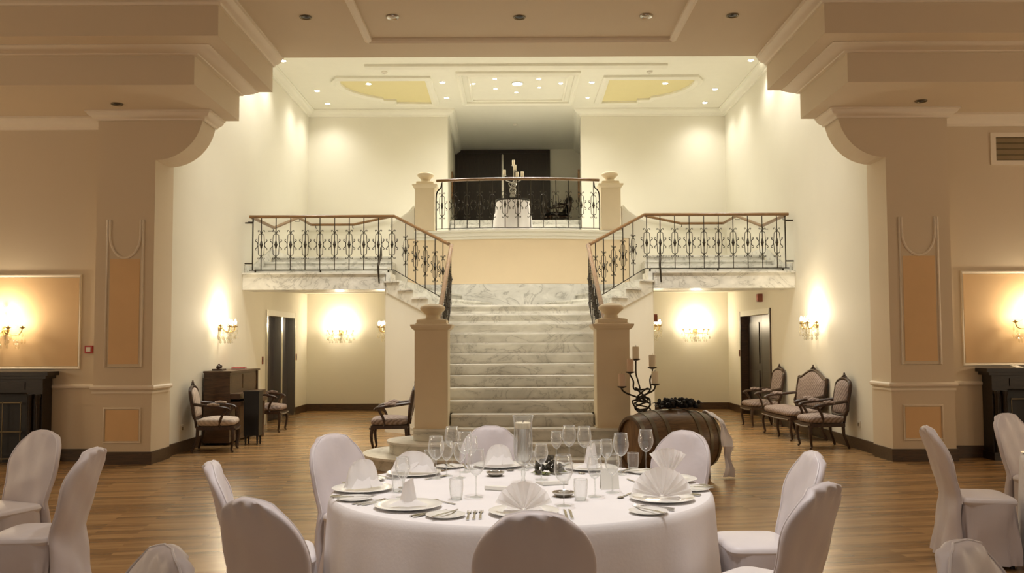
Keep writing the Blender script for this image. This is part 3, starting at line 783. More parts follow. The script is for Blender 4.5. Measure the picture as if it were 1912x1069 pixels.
# added unseen spots brightening the stair hall, in the ceiling's hidden front part
for x, y in ((-4.25, 14.2), (4.45, 14.2), (-4.3, 15.6), (4.5, 15.6), (-1.8, 14.0), (2.0, 14.0), (.1, 13.2)):
    add_spot(x, y, ZU - .05, 118, 120, .9, r=.12)
for x in (-3.3, -1.6, .1, 1.8, 3.5):
    add_spot(x, 12.4, ZU - .05, 400, 80, 1.0, tilt=(radians(24), 0), r=.15)  # added spots tilted to brighten the stair risers
for i, (px, py, lb) in enumerate(((718, 134, 'small white smoke detector on the stair hall ceiling, left'), (1213, 133, 'small white smoke detector on the stair hall ceiling, right'), (962, 232, 'small white smoke detector on the ceiling above the balcony door'))):
    x, y = on_ceiling(px, py, ZU)
    t = thing('smoke_detector', lb, 'smoke detector', (x, y, ZU))
    MB().lathe([(.06, 0), (.06, -.02), (.045, -.035), (.02, -.04), (0, -.04)], 14).obj('housing', 'whitep', t)
    MB().lathe([(.02, -.04), (.015, -.055), (0, -.056)], 10).obj('sensor', 'whitep', t)

# sconces
def make_sconce():
    t = thing('crystal_sconce', 'x', 'wall light', (0, 0, 0))      # local +Y points out of the wall
    MB().lathe([(.055, 0), (.05, .015), (.03, .03), (.015, .04), (.012, .07)], 12, mtx=Matrix.Rotation(-pi / 2, 3, 'X')).obj('backplate', 'gilt', t)
    ends = [(-.29, .12), (-.16, .22), (0, .26), (.16, .22), (.29, .12)]
    for x, y in ends:
        a = MB().tube(catmull([(0, .06, 0), (x * .4, y * .6, -.06), (x * .85, y * .9, -.05), (x, y, .02)], 4), .008, 5)
        a.lathe([(.01, .015), (.035, .03), (.038, .036), (.012, .036), (.012, .06)], 10, (x, y, 0))
        a.obj('arm', 'gilt', t)
        b = MB().lathe([(.008, .06), (.014, .075), (.016, .095), (.010, .12), (.002, .14), (0, .142)], 10, (x, y, 0)); b.obj('candle_bulb', 'flame', t)
    st_ = MB().lathe([(.012, .30), (.012, .02), (.03, 0), (.012, -.05), (.02, -.09), (0, -.1)], 10, (0, .07, 0)); st_.lathe([(0, .34), (.03, .3), (.012, .29)], 8, (0, .07, 0)); st_.obj('stem', 'crystal', t)
    rnd = random.Random(3)
    drops = []
    for h in (.06, .10, .15):
        drops.append(MB().lathe([(0, -h - .07), (.017, -h - .045), (.010, -h - .008), (.002, -h), (.002, 0)], 6).mesh('crystal_drop', 'crystal'))
    for x, y in ends:
        for j in range(4):
            a = j * 1.57 + .4
            put('crystal_drop', rnd.choice(drops), t, (x + .033 * cos(a), y + .033 * sin(a), .032))
    for x, y in [(0, .1), (-.19, .09), (.19, .09), (-.10, .13), (.10, .13), (0, .18), (-.24, .11), (.24, .11), (-.05, .2), (.05, .2)]:
        put('crystal_drop', drops[2], t, (x, y, -.035)); put('crystal_drop', drops[1], t, (x + .03, y - .01, -.035))
    for x, y in ends:
        pts = []; rr = []
        for kx in range(15):
            u = kx / 14; pts.append((x * u, lerp(.07, y, u), .24 - .21 * u - .06 * sin(pi * u))); rr.append(.008 if kx % 2 else .002)
        MB().tube(pts, rr, 6).obj('bead_string', 'crystal', t)
    return t
sc0 = make_sconce()
sco = [((XL, 14.3, 1.80), -pi / 2, 'lit crystal wall sconce on the left wall above the upright piano'),
       ((-3.96, YB, 1.80), pi, 'lit crystal wall sconce on the back wall of the left niche'),
       ((-2.262, 16.6, 1.82), pi / 2, 'lit crystal wall sconce side-on at the corner left of the stairs'),
       ((2.482, 16.5, 1.82), -pi / 2, 'lit crystal wall sconce side-on at the corner right of the stairs'),
       ((4.19, YB, 1.80), pi, 'lit crystal wall sconce on the back wall of the right niche'),
       ((XR, 14.4, 1.82), pi / 2, 'lit crystal wall sconce on the right wall above the settee'),
       ((-6.80, YW - .005, 1.74), pi, 'lit crystal wall sconce in the panel above the left fireplace'),
       ((6.95, YW - .005, 1.77), pi, 'lit crystal wall sconce in the panel above the right fireplace')]
for i, (p, rz, lb) in enumerate(sco):
    if i == 0: sc0.location = p; sc0.rotation_euler = (0, 0, rz); sc0['label'] = lb; sc0['group'] = 'crystal sconces'
    else: dup(sc0, p, rz, lb, 'crystal sconces')
    d = bpy.data.lights.new('sconce_light', 'POINT'); d.energy = 30 if i < 6 else 24; d.color = (1.0, .84, .60); d.shadow_soft_size = .07
    o = bpy.data.objects.new('sconce_light', d); COL.objects.link(o)
    o.location = Vector(p) + Matrix.Rotation(rz, 3, 'Z') @ Vector((0, .22, .2))

# ------------------------------------------------------------------ small wall fittings
def wallbox(name, label, cat, loc, rz, sx, sz, dep, m1, m2, face=.6, fn='face'):
    t = thing(name, label, cat, loc, rz)
    MB().box(-sx / 2, sx / 2, 0, dep, -sz / 2, sz / 2).obj('housing', m1, t, flat=True)
    MB().box(-sx * face / 2, sx * face / 2, dep, dep + .006, -sz * face / 2, sz * face / 2).obj(fn, m2, t, flat=True)
    return t
wallbox('fire_alarm_switch', 'red manual fire alarm call point on the left wing wall', 'fire alarm', (-5.67, YW, 1.48), pi, .1, .1, .04, 'red', 'whitep')
wallbox('alarm_sounder', 'reddish brown alarm sounder above the door in the right niche', 'alarm', (XR, 17.6, 2.42), pi / 2, .12, .16, .09, 'brownp', 'red', .8, 'grille')
wallbox('wall_speaker_box', 'small brown box on the corner right of the stairs beside a sconce', 'box', (2.482, 16.0, 1.98), -pi / 2, .12, .14, .12, 'brownp', 'black')
for loc, rz, lb in (((XL, 16.8, 1.23), -pi / 2, 'small brown switch plate just left of the lift doors'), ((XL, 19.4, 1.25), -pi / 2, 'small brown switch plate just right of the lift doors'), ((XR, 19.4, 1.3), pi / 2, 'small brown switch plate left of the right niche door')):
    wallbox('light_switch', lb, 'light switch', loc, rz, .08, .14, .012, 'brownp', 'black', .4, 'rocker')
for loc, rz, lb in (((XL, 12.75, .34), -pi / 2, 'white wall socket low on the left wall beside the armchair'), ((XR, 12.75, .36), pi / 2, 'white wall socket low on the right wall beside the armchair')):
    wallbox('wall_socket', lb, 'socket', loc, rz, .09, .09, .012, 'whitep', 'vent', .5)
v = thing('air_vent', 'framed slatted air vent high on the right wing wall', 'air vent', (6.92, YW, 4.14))
f = MB(); f.box(-.45, .45, -.02, 0, .16, .22); f.box(-.45, .45, -.02, 0, -.22, -.16); f.box(-.45, -.38, -.02, 0, -.16, .16); f.box(.38, .45, -.02, 0, -.16, .16); f.obj('frame', 'trim', v, flat=True)
MB().box(-.38, .38, -.004, 0, -.16, .16).obj('backing', 'nickel', v, flat=True)
for i in range(4):
    z = -.12 + i * .08; MB().pyz([(-.018, z - .03), (-.012, z - .034), (-.004, z + .02), (-.01, z + .024)], -.38, .38).obj('slat', 'vent', v, flat=True)

# ================================================================== FIREPLACES
def fireplace(x, label):
    t = thing('fireplace', label, 'fireplace', (x, YW, 0))
    D = -.26
    sh = MB().box(-.87, .87, D - .06, -.022, 1.14, 1.19); sh.box(-.83, .83, D - .03, -.022, 1.10, 1.14); sh.obj('mantel_shelf', 'mantel', t, flat=True)
    fz = MB().box(-.78, .78, D, -.022, .92, 1.10); fz.box(-.55, .55, D - .012, D, .96, 1.06); fz.obj('frieze', 'mantel', t, flat=True)
    for s in (-1, 1):
        p = MB().box(s * .68 - .10, s * .68 + .10, D, -.022, 0, .92)
        for kx in (-.05, .05): p.lathe([(.03, .1), (.03, .84), (.04, .86), (.04, .9)], 10, (s * .68 + kx, D - .02, 0))
        p.box(s * .68 - .12, s * .68 + .12, D - .05, -.022, 0, .1)
        p.obj('pilaster', 'mantel', t, ang=30)
    MB().box(-.58, .58, -.12, -.022, 0, .92).obj('firebox', 'firebox', t, flat=True)
    g = MB()
    for kx in range(5): g.box(-.5 + kx * .24, -.49 + kx * .24, -.2, -.19, .02, .8)
    for z in (.05, .4, .78): g.box(-.5, .48, -.2, -.19, z, z + .015)
    g.obj('grate', 'nickel', t, flat=True)
    return t
fireplace(-6.93, 'dark carved timber fireplace surround below the left wing sconce')
fireplace(7.03, 'dark carved timber fireplace surround below the right wing sconce')
t = thing('card', 'small white card lying on the right mantel shelf', 'card', (6.60, 11.62, 1.192), .3)
MB().box(-.06, .06, -.05, .05, 0, .004).obj('sheet', 'paper', t, flat=True)
MB().pyz([(-.05, .004), (.05, .03), (.05, .034), (-.05, .008)], -.06, .06).obj('fold', 'paper', t, flat=True)

# ================================================================== FURNITURE
def cab_leg(x, y, h, sx, sy, r=.022):
    pts = catmull([(x, y, h), (x + sx * .02, y + sy * .02, h * .75), (x + sx * .012, y + sy * .012, h * .4), (x - sx * .006, y - sy * .006, h * .12), (x + sx * .012, y + sy * .012, .008)], 3)
    n = len(pts); rr = [lerp(r * 1.35, r * .62, min(1, i / (n - 2))) for i in range(n)]; rr[-1] = r * .9
    return MB().tube(pts, rr, 8)
def louis(name, label, cat, loc, rz, W, H, fab, crest=True, group=None):
    """open-arm French chair or settee, facing local +Y"""
    t = thing(name, label, cat, loc, rz, group)
    hw = W / 2; D = .27; sh = .37
    MB().rbox(-hw, hw, -D, D, sh, sh + .10, .045, .03).obj('seat_cushion', fab, t)
    r_ = MB().box(-hw + .01, hw - .01, -D + .01, D - .01, sh - .05, sh - .001)
    r_.tube([(-hw * .9, D + .002, sh - .045), (0, D + .004, sh - .06), (hw * .9, D + .002, sh - .045)], .014, 6); r_.obj('seat_rail', 'walnut', t)
    xsn = [-hw + .045, hw - .045]
    for x in xsn: cab_leg(x, D - .04, sh - .04, 1 if x > 0 else -1, 1).obj('leg', 'walnut', t)
    if W > 1:
        cab_leg(-.05, D - .04, sh - .04, 0, 1).obj('leg', 'walnut', t)
    for x in xsn: MB().tube([(x, -D + .03, sh), (x, -D + .02, .2), (x + (.02 if x > 0 else -.02), -D - .05, .008)], [.026, .022, .018], 8).obj('leg', 'walnut', t)
    # back: frame outline in XZ leaning back
    zb = sh + .12; zt = H - .05
    def lean(z): return -D - .0 - (z - sh) * .17
    bw = hw * .86
    out = []
    n = 20
    for i in range(n + 1):
        a = lerp(-pi * .5, pi * .5, i / n)
        x = sin(a) * bw; out.append((x, 0, zt - (1 - cos(a)) * (.07 if W > 1 else .10) + (.05 * cos(a * 3) if W > 1 else 0)))
    side_l = [(-bw * .93, 0, zb), (-bw * .99, 0, lerp(zb, zt, .3)), (-bw * 1.02, 0, lerp(zb, zt, .6))]
    side_r = [(-x, 0, z) for x, _, z in side_l][::-1]
    ring = side_l + out + side_r
    ring = [(x, lean(z), z) for x, _, z in ring]
    fr = MB().tube(catmull(ring, 2, True), .026, 8, closed=True)
    if crest:
        for dx, dz, r in ((0, .045, .03), (-.05, .025, .024), (.05, .025, .024), (0, .075, .018), (-.085, .01, .018), (.085, .01, .018)):
            fr.ball((dx, lean(zt), zt + dz + (.05 if W > 1 else 0)), r, 8, 6, (1, .7, 1))
    fr.tube([(-bw * .8, lean(sh), sh - .02), (-bw * .9, lean(zb), zb + .02)], .02, 6); fr.tube([(bw * .8, lean(sh), sh - .02), (bw * .9, lean(zb), zb + .02)], .02, 6)
    fr.obj('back_frame', 'walnut', t)
    cx = [(x * .95, z) for x, _, z in [(p[0], 0, p[2]) for p in ring]]
    zc = (zb + zt) / 2
    pad = MB(); K = len(ring)
    rows = []
    for q, off in ((1.0, .0), (.94, .022), (.7, .04), (.35, .05), (.02, .052)):
        rows.append([(p[0] * .97 * q, lean(zc + (p[2] - zc) * q) + off, zc + (p[2] - zc) * .97 * q) for p in ring])
    back = [(p[0] * .97, p[1] - .02, zc + (p[2] - zc) * .97) for p in ring]
    allr = [back] + rows
    pad.add([v for r in allr for v in r], [(i * K + k, i * K + (k + 1) % K, (i + 1) * K + (k + 1) % K, (i + 1) * K + k) for i in range(len(allr) - 1) for k in range(K)] + [tuple(range(K))[::-1], tuple((len(allr) - 1) * K + k for k in range(K))])
    pad.obj('back_pad', fab, t, ang=60)
    for s in (-1, 1):
        ax = s * (hw + .005); za = sh + .27
        a = MB().tube(catmull([(s * bw * .98, lean(za + .05), za + .05), (ax, -.1, za + .02), (ax + s * .015, .08, za), (ax + s * .01, .17, za - .02), (ax, .20, za - .045)], 4), .021, 8, sx=1.2)
        a.tube(catmull([(ax, .17, za - .02), (ax + s * .005, .10, za - .12), (s * (hw - .02), .06, sh + .03), (s * (hw - .02), .08, sh - .02)], 4), .02, 8)
        ar = a.obj('arm', 'walnut', t)
        MB().tube([(ax, -.1, za + .03), (ax + s * .008, -.03, za + .042), (ax + s * .012, .06, za + .03)], .026, 8, sx=1.1, sy=.7).obj('arm_pad', fab, ar)
    return t
louis('armchair', 'carved armchair with pale cushion in front of the upright piano, left wall', 'armchair', (-4.30, 12.95, 0), -pi / 2 + .15, .56, .98, 'uphol2')
louis('armchair', 'carved armchair half hidden behind the piano beside the lift doors', 'armchair', (-4.33, 15.75, 0), -pi / 2, .56, .95, 'uphol')
louis('armchair', 'carved armchair facing left beside the left newel of the stairs', 'armchair', (-1.80, 13.0, 0), pi / 2 + .05, .56, .98, 'uphol')
louis('armchair', 'high-backed brocade armchair nearest the right niche door', 'armchair', (4.52, 16.3, 0), pi / 2 + .10, .56, 1.10, 'uphol')
louis('settee', 'two-seat brocade settee with carved crest against the right wall', 'settee', (4.53, 14.5, 0), pi / 2 + .05, 1.35, 1.08, 'uphol')
louis('armchair', 'high-backed brocade armchair at the near end of the settee', 'armchair', (4.50, 13.05, 0), pi / 2 + .05, .56, 1.05, 'uphol')

# upright piano
t = thing('upright_piano', 'dark brown upright piano standing against the left wall', 'piano', (-4.53, 14.3, 0))
c = MB(); c.box(-.2, .2, -.75, -.71, .04, 1.10); c.box(-.2, .2, .71, .75, .04, 1.10); c.box(-.2, -.16, -.71, .71, .04, 1.10); c.box(-.2, .18, -.71, .71, .04, .12)
c.obj('case', 'piano', t, flat=True)
MB().box(-.205, .225, -.77, .77, 1.10, 1.13).obj('lid', 'piano', t, flat=True)
p = MB().box(.15, .18, -.71, .71, .78, 1.10)
p.box(.18, .188, -.66, -.1, .84, 1.06); p.box(.18, .188, -.05, .66, .84, 1.06); p.obj('upper_panel', 'piano', t, flat=True)
MB().box(.12, .15, -.71, .71, .12, .6).obj('lower_panel', 'piano', t, flat=True)
k_ = MB().box(.18, .36, -.72, .72, .60, .66); k_.box(.15, .34, -.72, .72, .70, .78); k_.obj('keyboard_shelf', 'piano', t, flat=True)
for y in (-.68, .68): MB().tube([(.3, y, .0), (.3, y, .1), (.3, y, .35), (.3, y, .6)], [.03, .022, .03, .036], 8).obj('leg', 'piano', t)
t = thing('ornament', 'small dark carved ornament standing on the piano', 'ornament', (-4.6, 13.85, 1.132))
MB().box(-.08, .08, -.1, .1, 0, .025).obj('base', 'walnut', t, flat=True)
o = MB().ball((0, -.03, .05), .035); o.ball((.01, .04, .06), .03); o.ball((0, .005, .085), .022); o.obj('figure', 'walnut', t)
t = thing('book', 'flat red book lying on the piano', 'book', (-4.52, 14.6, 1.132), .2)
MB().box(-.11, .11, -.15, .15, 0, .005).obj('cover', 'redbook', t, flat=True)
MB().box(-.105, .105, -.145, .145, .005, .022).obj('pages', 'paper', t, flat=True)
MB().box(-.11, .11, -.15, .15, .022, .027).obj('cover', 'redbook', t, flat=True)
t = thing('stand', 'narrow black box stand in front of the piano', 'stand', (-4.02, 13.72, 0))
MB().box(-.115, .115, -.1, .1, .14, .80).obj('box', 'black', t, flat=True)
MB().box(-.125, .125, -.11, .11, .80, .82).obj('top', 'black', t, flat=True)
for x in (-.09, .09):
    for y in (-.08, .08): MB().lathe([(.012, 0), (.018, .14)], 8, (x, y, 0)).obj('leg', 'black', t)

# corridor armchair and picture edges, ajar door in the right niche
louis('armchair', 'dark armchair in the corridor behind the balcony railing', 'armchair', (1.15, 23.3, 4.5), pi / 2 + .3, .58, .95, M['black'])
for x, y, rz, lb in ((-1.56, 22.4, 0, 'picture frame seen edge-on on the corridor left wall'), (1.70, 22.2, 0, 'picture frame seen edge-on on the corridor right wall')):
    t = thing('picture_frame', lb, 'picture', (x, y, 5.5))
    a = math.atan2(-.1 if x < 0 else .3, 4.2); t.rotation_euler = (0, 0, -a)
    s = 1 if x < 0 else -1
    MB().box(min(0.0, s * .05), max(0.0, s * .05), -.35, .35, -.35, .35).obj('frame', 'rail', t, flat=True)
    MB().box(min(s * .05, s * .054), max(s * .05, s * .054), -.28, .28, -.28, .28).obj('picture', 'walnut', t, flat=True)
r = bpy.data.objects.new('door_4', None); COL.objects.link(r); r['kind'] = 'structure'; r.location = (2.49, 17.6, 0)
d = MB().box(.01, .30, -.03, .03, .01, 2.0); d.obj('door_leaf', 'dark', r, flat=True)
MB().box(.0, .02, -.05, .05, 0, 2.05).obj('frame', 'dark', r, flat=True)

# balcony table
t = thing('tablecloth', 'white cloth draped to the floor over the small balcony table', 'tablecloth', (.0, 17.95, 3.737))
def bc(u, v):
    a = 2 * pi * u; z = .70 * (1 - v); r = .345 + .075 * v + .018 * v * sin(a * 9)
    return (r * cos(a), r * sin(a), z + .002)
m_ = MB().grid(bc, 72, 8, cu=True); m_.lathe([(.345, .702), (.33, .712), (0, .714)], 48); m_.obj('drape', 'cloth', t, ang=60)
MB().lathe([(.352, .68), (.356, .70), (.352, .716), (.33, .718)], 40).obj('table_edge', 'black', t)

def candelabrum(label, loc, sc, metal, arms, candlem, cl, rz=0, top=.58):
    t = thing('candelabrum', label, 'candelabrum', loc, rz, sc=sc)
    m = MB().lathe([(.09, 0), (.09, .008), (.05, .016), (0, .02)], 20); m.obj('base', metal, t)
    rnd = random.Random(11)
    ends = []
    for i, (x, y, z) in enumerate(arms):
        a0 = i * 2.4; pts = [(.05 * cos(a0), .05 * sin(a0), .012)]
        h0 = min(z * .85, top)
        n = 10
        for j in range(1, n):
            a = a0 + j * 2.05; r = (.06 if top > .5 else .045) + .035 * rnd.random()
            pts.append((r * cos(a) + x * .25 * j / n, r * sin(a) * .8 + y * .25 * j / n, .012 + h0 * (j + .55 * sin(j * 2.6)) / n))
        pts += [(x * .75, y * .75, h0 + .01), (x, y, min(h0 + .07, z - .03)), (x, y, z - .01)]
        MB().tube(catmull(pts, 5), .0085, 6).obj('arm', metal, t)
        MB().lathe([(.01, z - .02), (.042, z - .008), (.044, z)], 12, (x, y, 0)).obj('drip_pan', metal, t)
        ends.append((x, y, z))
    R = Matrix.Rotation(rz, 3, 'Z')
    for i, e in enumerate(ends):
        p = Vector(loc) + R @ Vector(e) * sc
        c = thing('candle', cl[i], 'candle', (p.x, p.y, p.z + .001), 0, None, sc)
        mm = candlem[i] if isinstance(candlem, list) else candlem
        MB().lathe([(.032, 0), (.033, .11), (.03, .118), (.02, .116), (0, .114)], 14).obj('wax', mm, c)
        MB().tube([(0, 0, .112), (.002, 0, .132)], .002, 4).obj('wick', 'black', c)
    return t
candelabrum('twisted silver candelabrum with five candles on the balcony table', (0.0, 17.85, 4.456), .93, 'silver',
            [(-.18, 0, .53), (.02, .04, .755), (.05, -.05, .63), (.10, .03, .49), (.21, -.02, .49)], 'candle',
            ['white candle, leftmost on the balcony candelabrum', 'white candle, highest on the balcony candelabrum', 'white candle, second highest on the balcony candelabrum', 'white candle, low middle on the balcony candelabrum', 'white candle, rightmost on the balcony candelabrum'], top=.40)
candelabrum('tall twisted iron candelabrum with five candles beside the right newel', (1.61, 11.06, .312), 1.30, 'iron',
            [(-.20, -.02, .53), (-.125, -.06, .67), (-.055, .05, .79), (.10, .03, .71), (.11, -.06, .555)], ['candlep', 'candlep', 'candle', 'candle', 'candle'],
            ['pinkish candle, lowest left on the iron candelabrum beside the newel', 'pinkish candle, second from left on the iron candelabrum beside the newel', 'ivory candle, highest on the iron candelabrum beside the newel', 'ivory candle, upper right on the iron candelabrum beside the newel', 'ivory candle, lower right on the iron candelabrum beside the newel'])

# barrel
t = thing('wine_barrel', 'large dark oak wine barrel lying on its side with metal hoops', 'barrel', (1.80, 10.30, .0), radians(22))
R0, R1, L2 = .30, .375, .52
def br(x): return R1 - (R1 - R0) * (x / L2) ** 2
mt = Matrix.Rotation(pi / 2, 3, 'Y')
zc = R1 + .025
pr = [(br(-L2 + 2 * L2 * i / 14), -L2 + 2 * L2 * i / 14) for i in range(15)]
s_ = MB()
s_.shell([(0, 0)], 3) if False else None
n = 28
vs = []
for r_, x in [(R0 - .03, -L2 + .03), (R0 - .03, -L2)] + pr + [(R0 - .03, L2), (R0 - .03, L2 - .03)]:
    for k2 in range(n): a = 2 * pi * k2 / n; vs.append((x, r_ * cos(a), zc + r_ * sin(a)))
s_.add(vs, [(i * n + k2, i * n + (k2 + 1) % n, (i + 1) * n + (k2 + 1) % n, (i + 1) * n + k2) for i in range(len(vs) // n - 1) for k2 in range(n)])
s_.obj('staves', 'barrel', t)
for sg in (-1, 1):
    MB().lathe([(0, sg * (L2 - .035)), (R0 - .028, sg * (L2 - .035)), (R0 - .028, sg * (L2 - .05)), (0, sg * (L2 - .05))], 28, (0, 0, zc), mt).obj('head', 'barrelh', t)
for x in (-.49, -.36, -.20, .20, .36, .49):
    h = .022
    MB().shell([(br(x - h) + .001, x - h), (br(x - h) + .006, x - h), (br(x + h) + .006, x + h), (br(x + h) + .001, x + h)], 32).xf(Matrix.Translation((0, 0, zc)) @ Matrix.Rotation(pi / 2, 4, 'Y')).obj('hoop', 'hoop', t)
cr_ = MB()
for x in (-.3, .3):
    cr_.pyz([(-.32, 0), (.32, 0), (.32, .16), (.2, .09), (0, .03), (-.2, .09), (-.32, .16)], x - .04, x + .04)
cr_.obj('cradle', 'walnut', t, flat=True)
BR = Matrix.Translation((1.80, 10.30, 0)) @ Matrix.Rotation(radians(22), 4, 'Z')
# dark foliage lying on the barrel
p = BR @ Vector((.12, 0, zc + R1 - .012))
t = thing('grape_garland', 'dark bunch of grapes and leaves lying on top of the barrel', 'garland', p, radians(22))
g = MB(); rnd = random.Random(5)
for i in range(110):
    u = rnd.uniform(-1, 1); x = u * .24; y = rnd.gauss(0, .05); g.ball((x, y, .035 + rnd.random() * .09 * (1 - u * u * .4)), rnd.uniform(.020, .03), 6, 4)
g.obj('grapes', 'grape', t)
lf = MB()
for i in range(26):
    x = rnd.uniform(-.27, .27); y = rnd.gauss(0, .07); z = .03 + rnd.random() * .08; a = rnd.random() * 6.3; c_, s2 = cos(a) * .045, sin(a) * .045
    lf.add([(x - c_, y - s2, z), (x - s2 * .5, y + c_ * .5, z + .015), (x + c_, y + s2, z + .005), (x + s2 * .5, y - c_ * .5, z + .015)], [(0, 1, 2, 3)])
lf.obj('leaves', 'leaf', t)
# white drape over the far end of the barrel
t = tag(put('drape_cloth', None) if False else MB().grid(lambda u, v: (lambda a, fold: (lerp(.50, .585, u) + .02 * sin(a * 5 + u * 3) * (1 if abs(a) > .5 else .4),
        (br(.5) + .02 + .012 * fold + .05 * u) * sin(a) if abs(a) < 1.75 else math.copysign((br(.5) + .05 + .05 * u) + .02 * fold, a),
        zc + (br(.5) + .02 + .012 * fold - .03 * u) * cos(a) if abs(a) < 1.75 else max(.012, zc - (abs(a) - 1.68) * .36)))((v * 2 - 1) * 2.75, sin(v * 40) + sin(u * 9)), 9, 64).xf(BR).obj('drape_cloth', 'cloth', ang=60),
    'white cloth draped over the right end of the barrel', 'cloth')

# ================================================================== MAIN TABLE
TX, TY, TR, TZ = .04, 4.88, 1.03, .75
def tablecloth(x, y, label, seed=0):
    n = 150
    rnd = random.Random(seed); ph = [rnd.random() * 6.3 for _ in range(3)]
    def fn(u, v):
        a = 2 * pi * u; z = TZ * (1 - v)
        f = .5 * sin(a * 17 + ph[0]) + .32 * sin(a * 29 + ph[1]) + .25 * sin(a * 11 + ph[2])
        amp = .031 * min(1, v * 1.6)
        r = TR + .012 * sqrt(v) + .006 * v + amp * f
        if v < .06: z = TZ - .75 * .06 * (v / .06) ** 2; r = TR - .02 * (1 - v / .06) ** 2
        return (r * cos(a), r * sin(a), z + .004)
    m = MB(); vv = [0, .03, .06, .12, .25, .45, .7, 1.0]
    m.grid(lambda u, v: fn(u, vv[int(round(v * 7))]), n, 8, cu=True)
    m.add([(0, 0, TZ + .004)] + [fn(k / n, 0) for k in range(n)], [(0, 1 + k, 1 + (k + 1) % n) for k in range(n)])
    o = m.obj('tablecloth', 'cloth', ang=60); o.location = (x, y, 0)
    return tag(o, label, 'tablecloth', 'white round tablecloths')
tablecloth(TX, TY, 'white floor-length cloth over the laid round table in the foreground', 1)
tablecloth(-4.08, 4.85, 'white tablecloth of the table cut off at the left edge', 2)
tablecloth(4.49, 5.82, 'white tablecloth of the table cut off at the right edge', 3)
ZT = TZ + .005

# covered chairs
def make_chair():
    t = thing('banquet_chair', 'x', 'chair', (0, 0, 0))
    H = .945
    def back(u, v):
        a = 2 * pi * u
        z = .045 + (H - .045) * v
        zc0 = .72
        w = .215 if z < .45 else (.205 + .025 * min(1, (z - .45) / .25))
        if z > zc0: w *= sqrt(max(0.0, 1 - ((z - zc0) / (H - zc0 + .0005)) ** 2)) ** .92
        if z < .45: w = .215 + .02 * (.45 - z) / .42
        th = .036 if z > .45 else .036 + .05 * (.45 - z)
        if z > H - .03: th *= sqrt(max(0.0, 1 - ((z - (H - .03)) / .0301) ** 2))
        yc = -.225 - .14 * max(0, (z - .45) / .5) ** 1.25 - (.0 if z > .45 else .09 * (.45 - z))
        c, s = cos(a), sin(a)
        e = .75
        x = w * math.copysign(abs(c) ** e, c); y = th * math.copysign(abs(s) ** e, s)
        wr = .004 * sin(z * 23 + x * 17) + .003 * sin(x * 41 - z * 9)
        if z > .84 and z < H - .02: wr += (.012 if s < 0 else .003) * sin(x * 78 + 1 + z * 9) * (z - .84) / .1; z += .005 * sin(x * 64 + 2) * (z - .84) / .1
        if z < .45: wr += .012 * sin(x * 38) * (.45 - z) / .42
        # gentle concave curve of the back
        y += -.0 + .25 * x * x
        return (x, yc + y + wr, z)
    vs = [i / 11 * .47 for i in range(12)] + [.47 + (1 - .47) * (1 - (1 - i / 22) ** 1.8) for i in range(1, 23)]
    n = len(vs)
    bk = MB().grid(lambda u, v: back(u, vs[int(round(v * (n - 1)))]), 64, n, cu=True)
    bk.add([bk.v[(n - 1) * 64 + i] for i in range(64)], [tuple(range(64))])
    bk.obj('back_cover', 'satin', t, ang=70)
    # seam piping round the front edge of the back
    pl = []
    for side in (1, -1):
        seq = [back(.06 if side > 0 else .44, vs[j]) for j in range(10, n - 1)]
        pl += seq if side > 0 else seq[::-1]
    MB().tube([(p[0], p[1] + .003, p[2]) for p in pl], .0045, 5).obj('piping', 'satinw', t)
    MB().rbox(-.225, .225, -.20, .175, .415, .475, .03, .012).obj('seat_cover', 'satinw', t, ang=60)
    def sk(u, v):
        a = 2 * pi * u; c, s = cos(a), sin(a); e = .42
        fl = 1 + .08 * v
        f = .014 * v * sin(a * 9 + 1) + .009 * v * sin(a * 17) + .004 * sin(a * 5 + v * 4)
        x = (.222 * fl + f) * math.copysign(abs(c) ** e, c); y = -.013 + (.18 * fl + f) * math.copysign(abs(s) ** e, s)
        x += .006 * sin(v * 6 + a * 5); y += .006 * sin(v * 7 + a * 4)
        return (x, y, .445 - .415 * v)
    MB().grid(sk, 64, 9, cu=True).obj('skirt', 'satin', t, ang=60)
    for x in (-.17, .17):
        for y, zt in ((-.25, .11), (.12, .40)): MB().lathe([(.017, 0), (.014, zt * .5), (.015, zt)], 8, (x, y, 0)).obj('leg', 'black', t)
    return t
ch0 = make_chair()
first = [True]
def chair(px, py, face, label, group):
    """px, py: position of the top of the back; face: direction the sitter looks (radians)."""
    rz = face - pi / 2
    o = Vector((px, py)) - Matrix.Rotation(rz, 2) @ Vector((0, -.36))
    if first[0]:
        ch0.location = (o.x, o.y, 0); ch0.rotation_euler = (0, 0, rz); ch0['label'] = label; ch0['group'] = group; first[0] = False
    else: dup(ch0, (o.x, o.y, 0), rz, label, group)
def chair_c(cx, cy, ang, r, label, group, turn=0):
    a = radians(ang); chair(cx + r * cos(a), cy + r * sin(a), a + pi + radians(turn), label, group)
G1 = 'covered chairs around the laid table'; G2 = 'covered chairs in front of the piers and at the picture edges'
for ang, r, lb, tn in ((271.2, 1.68, 'satin-covered chair in the centre foreground, seen from behind', 0),
                   (232, 1.75, 'satin-covered chair front left of the laid table, seen from behind', 8),
                   (190, 1.63, 'satin-covered chair left of the laid table, half behind the front left chair', 5),
                   (139.5, 1.66, 'satin-covered chair at the back left of the laid table, seen from the front', 0),
                   (97.5, 1.62, 'satin-covered chair behind the laid table in front of the stairs', 0),
                   (46.5, 1.66, 'satin-covered chair at the back right of the laid table before the barrel', 0),
                   (1, 1.62, 'satin-covered chair right of the laid table, half behind the front right chair', 0),
                   (321, 1.67, 'satin-covered chair front right of the laid table, seen from behind', -6)):
    chair_c(TX, TY, ang, r, lb, G1, tn)
chair(-3.32, 6.3, radians(248), 'satin-covered chair by the left fireplace, front of its back showing', G2)
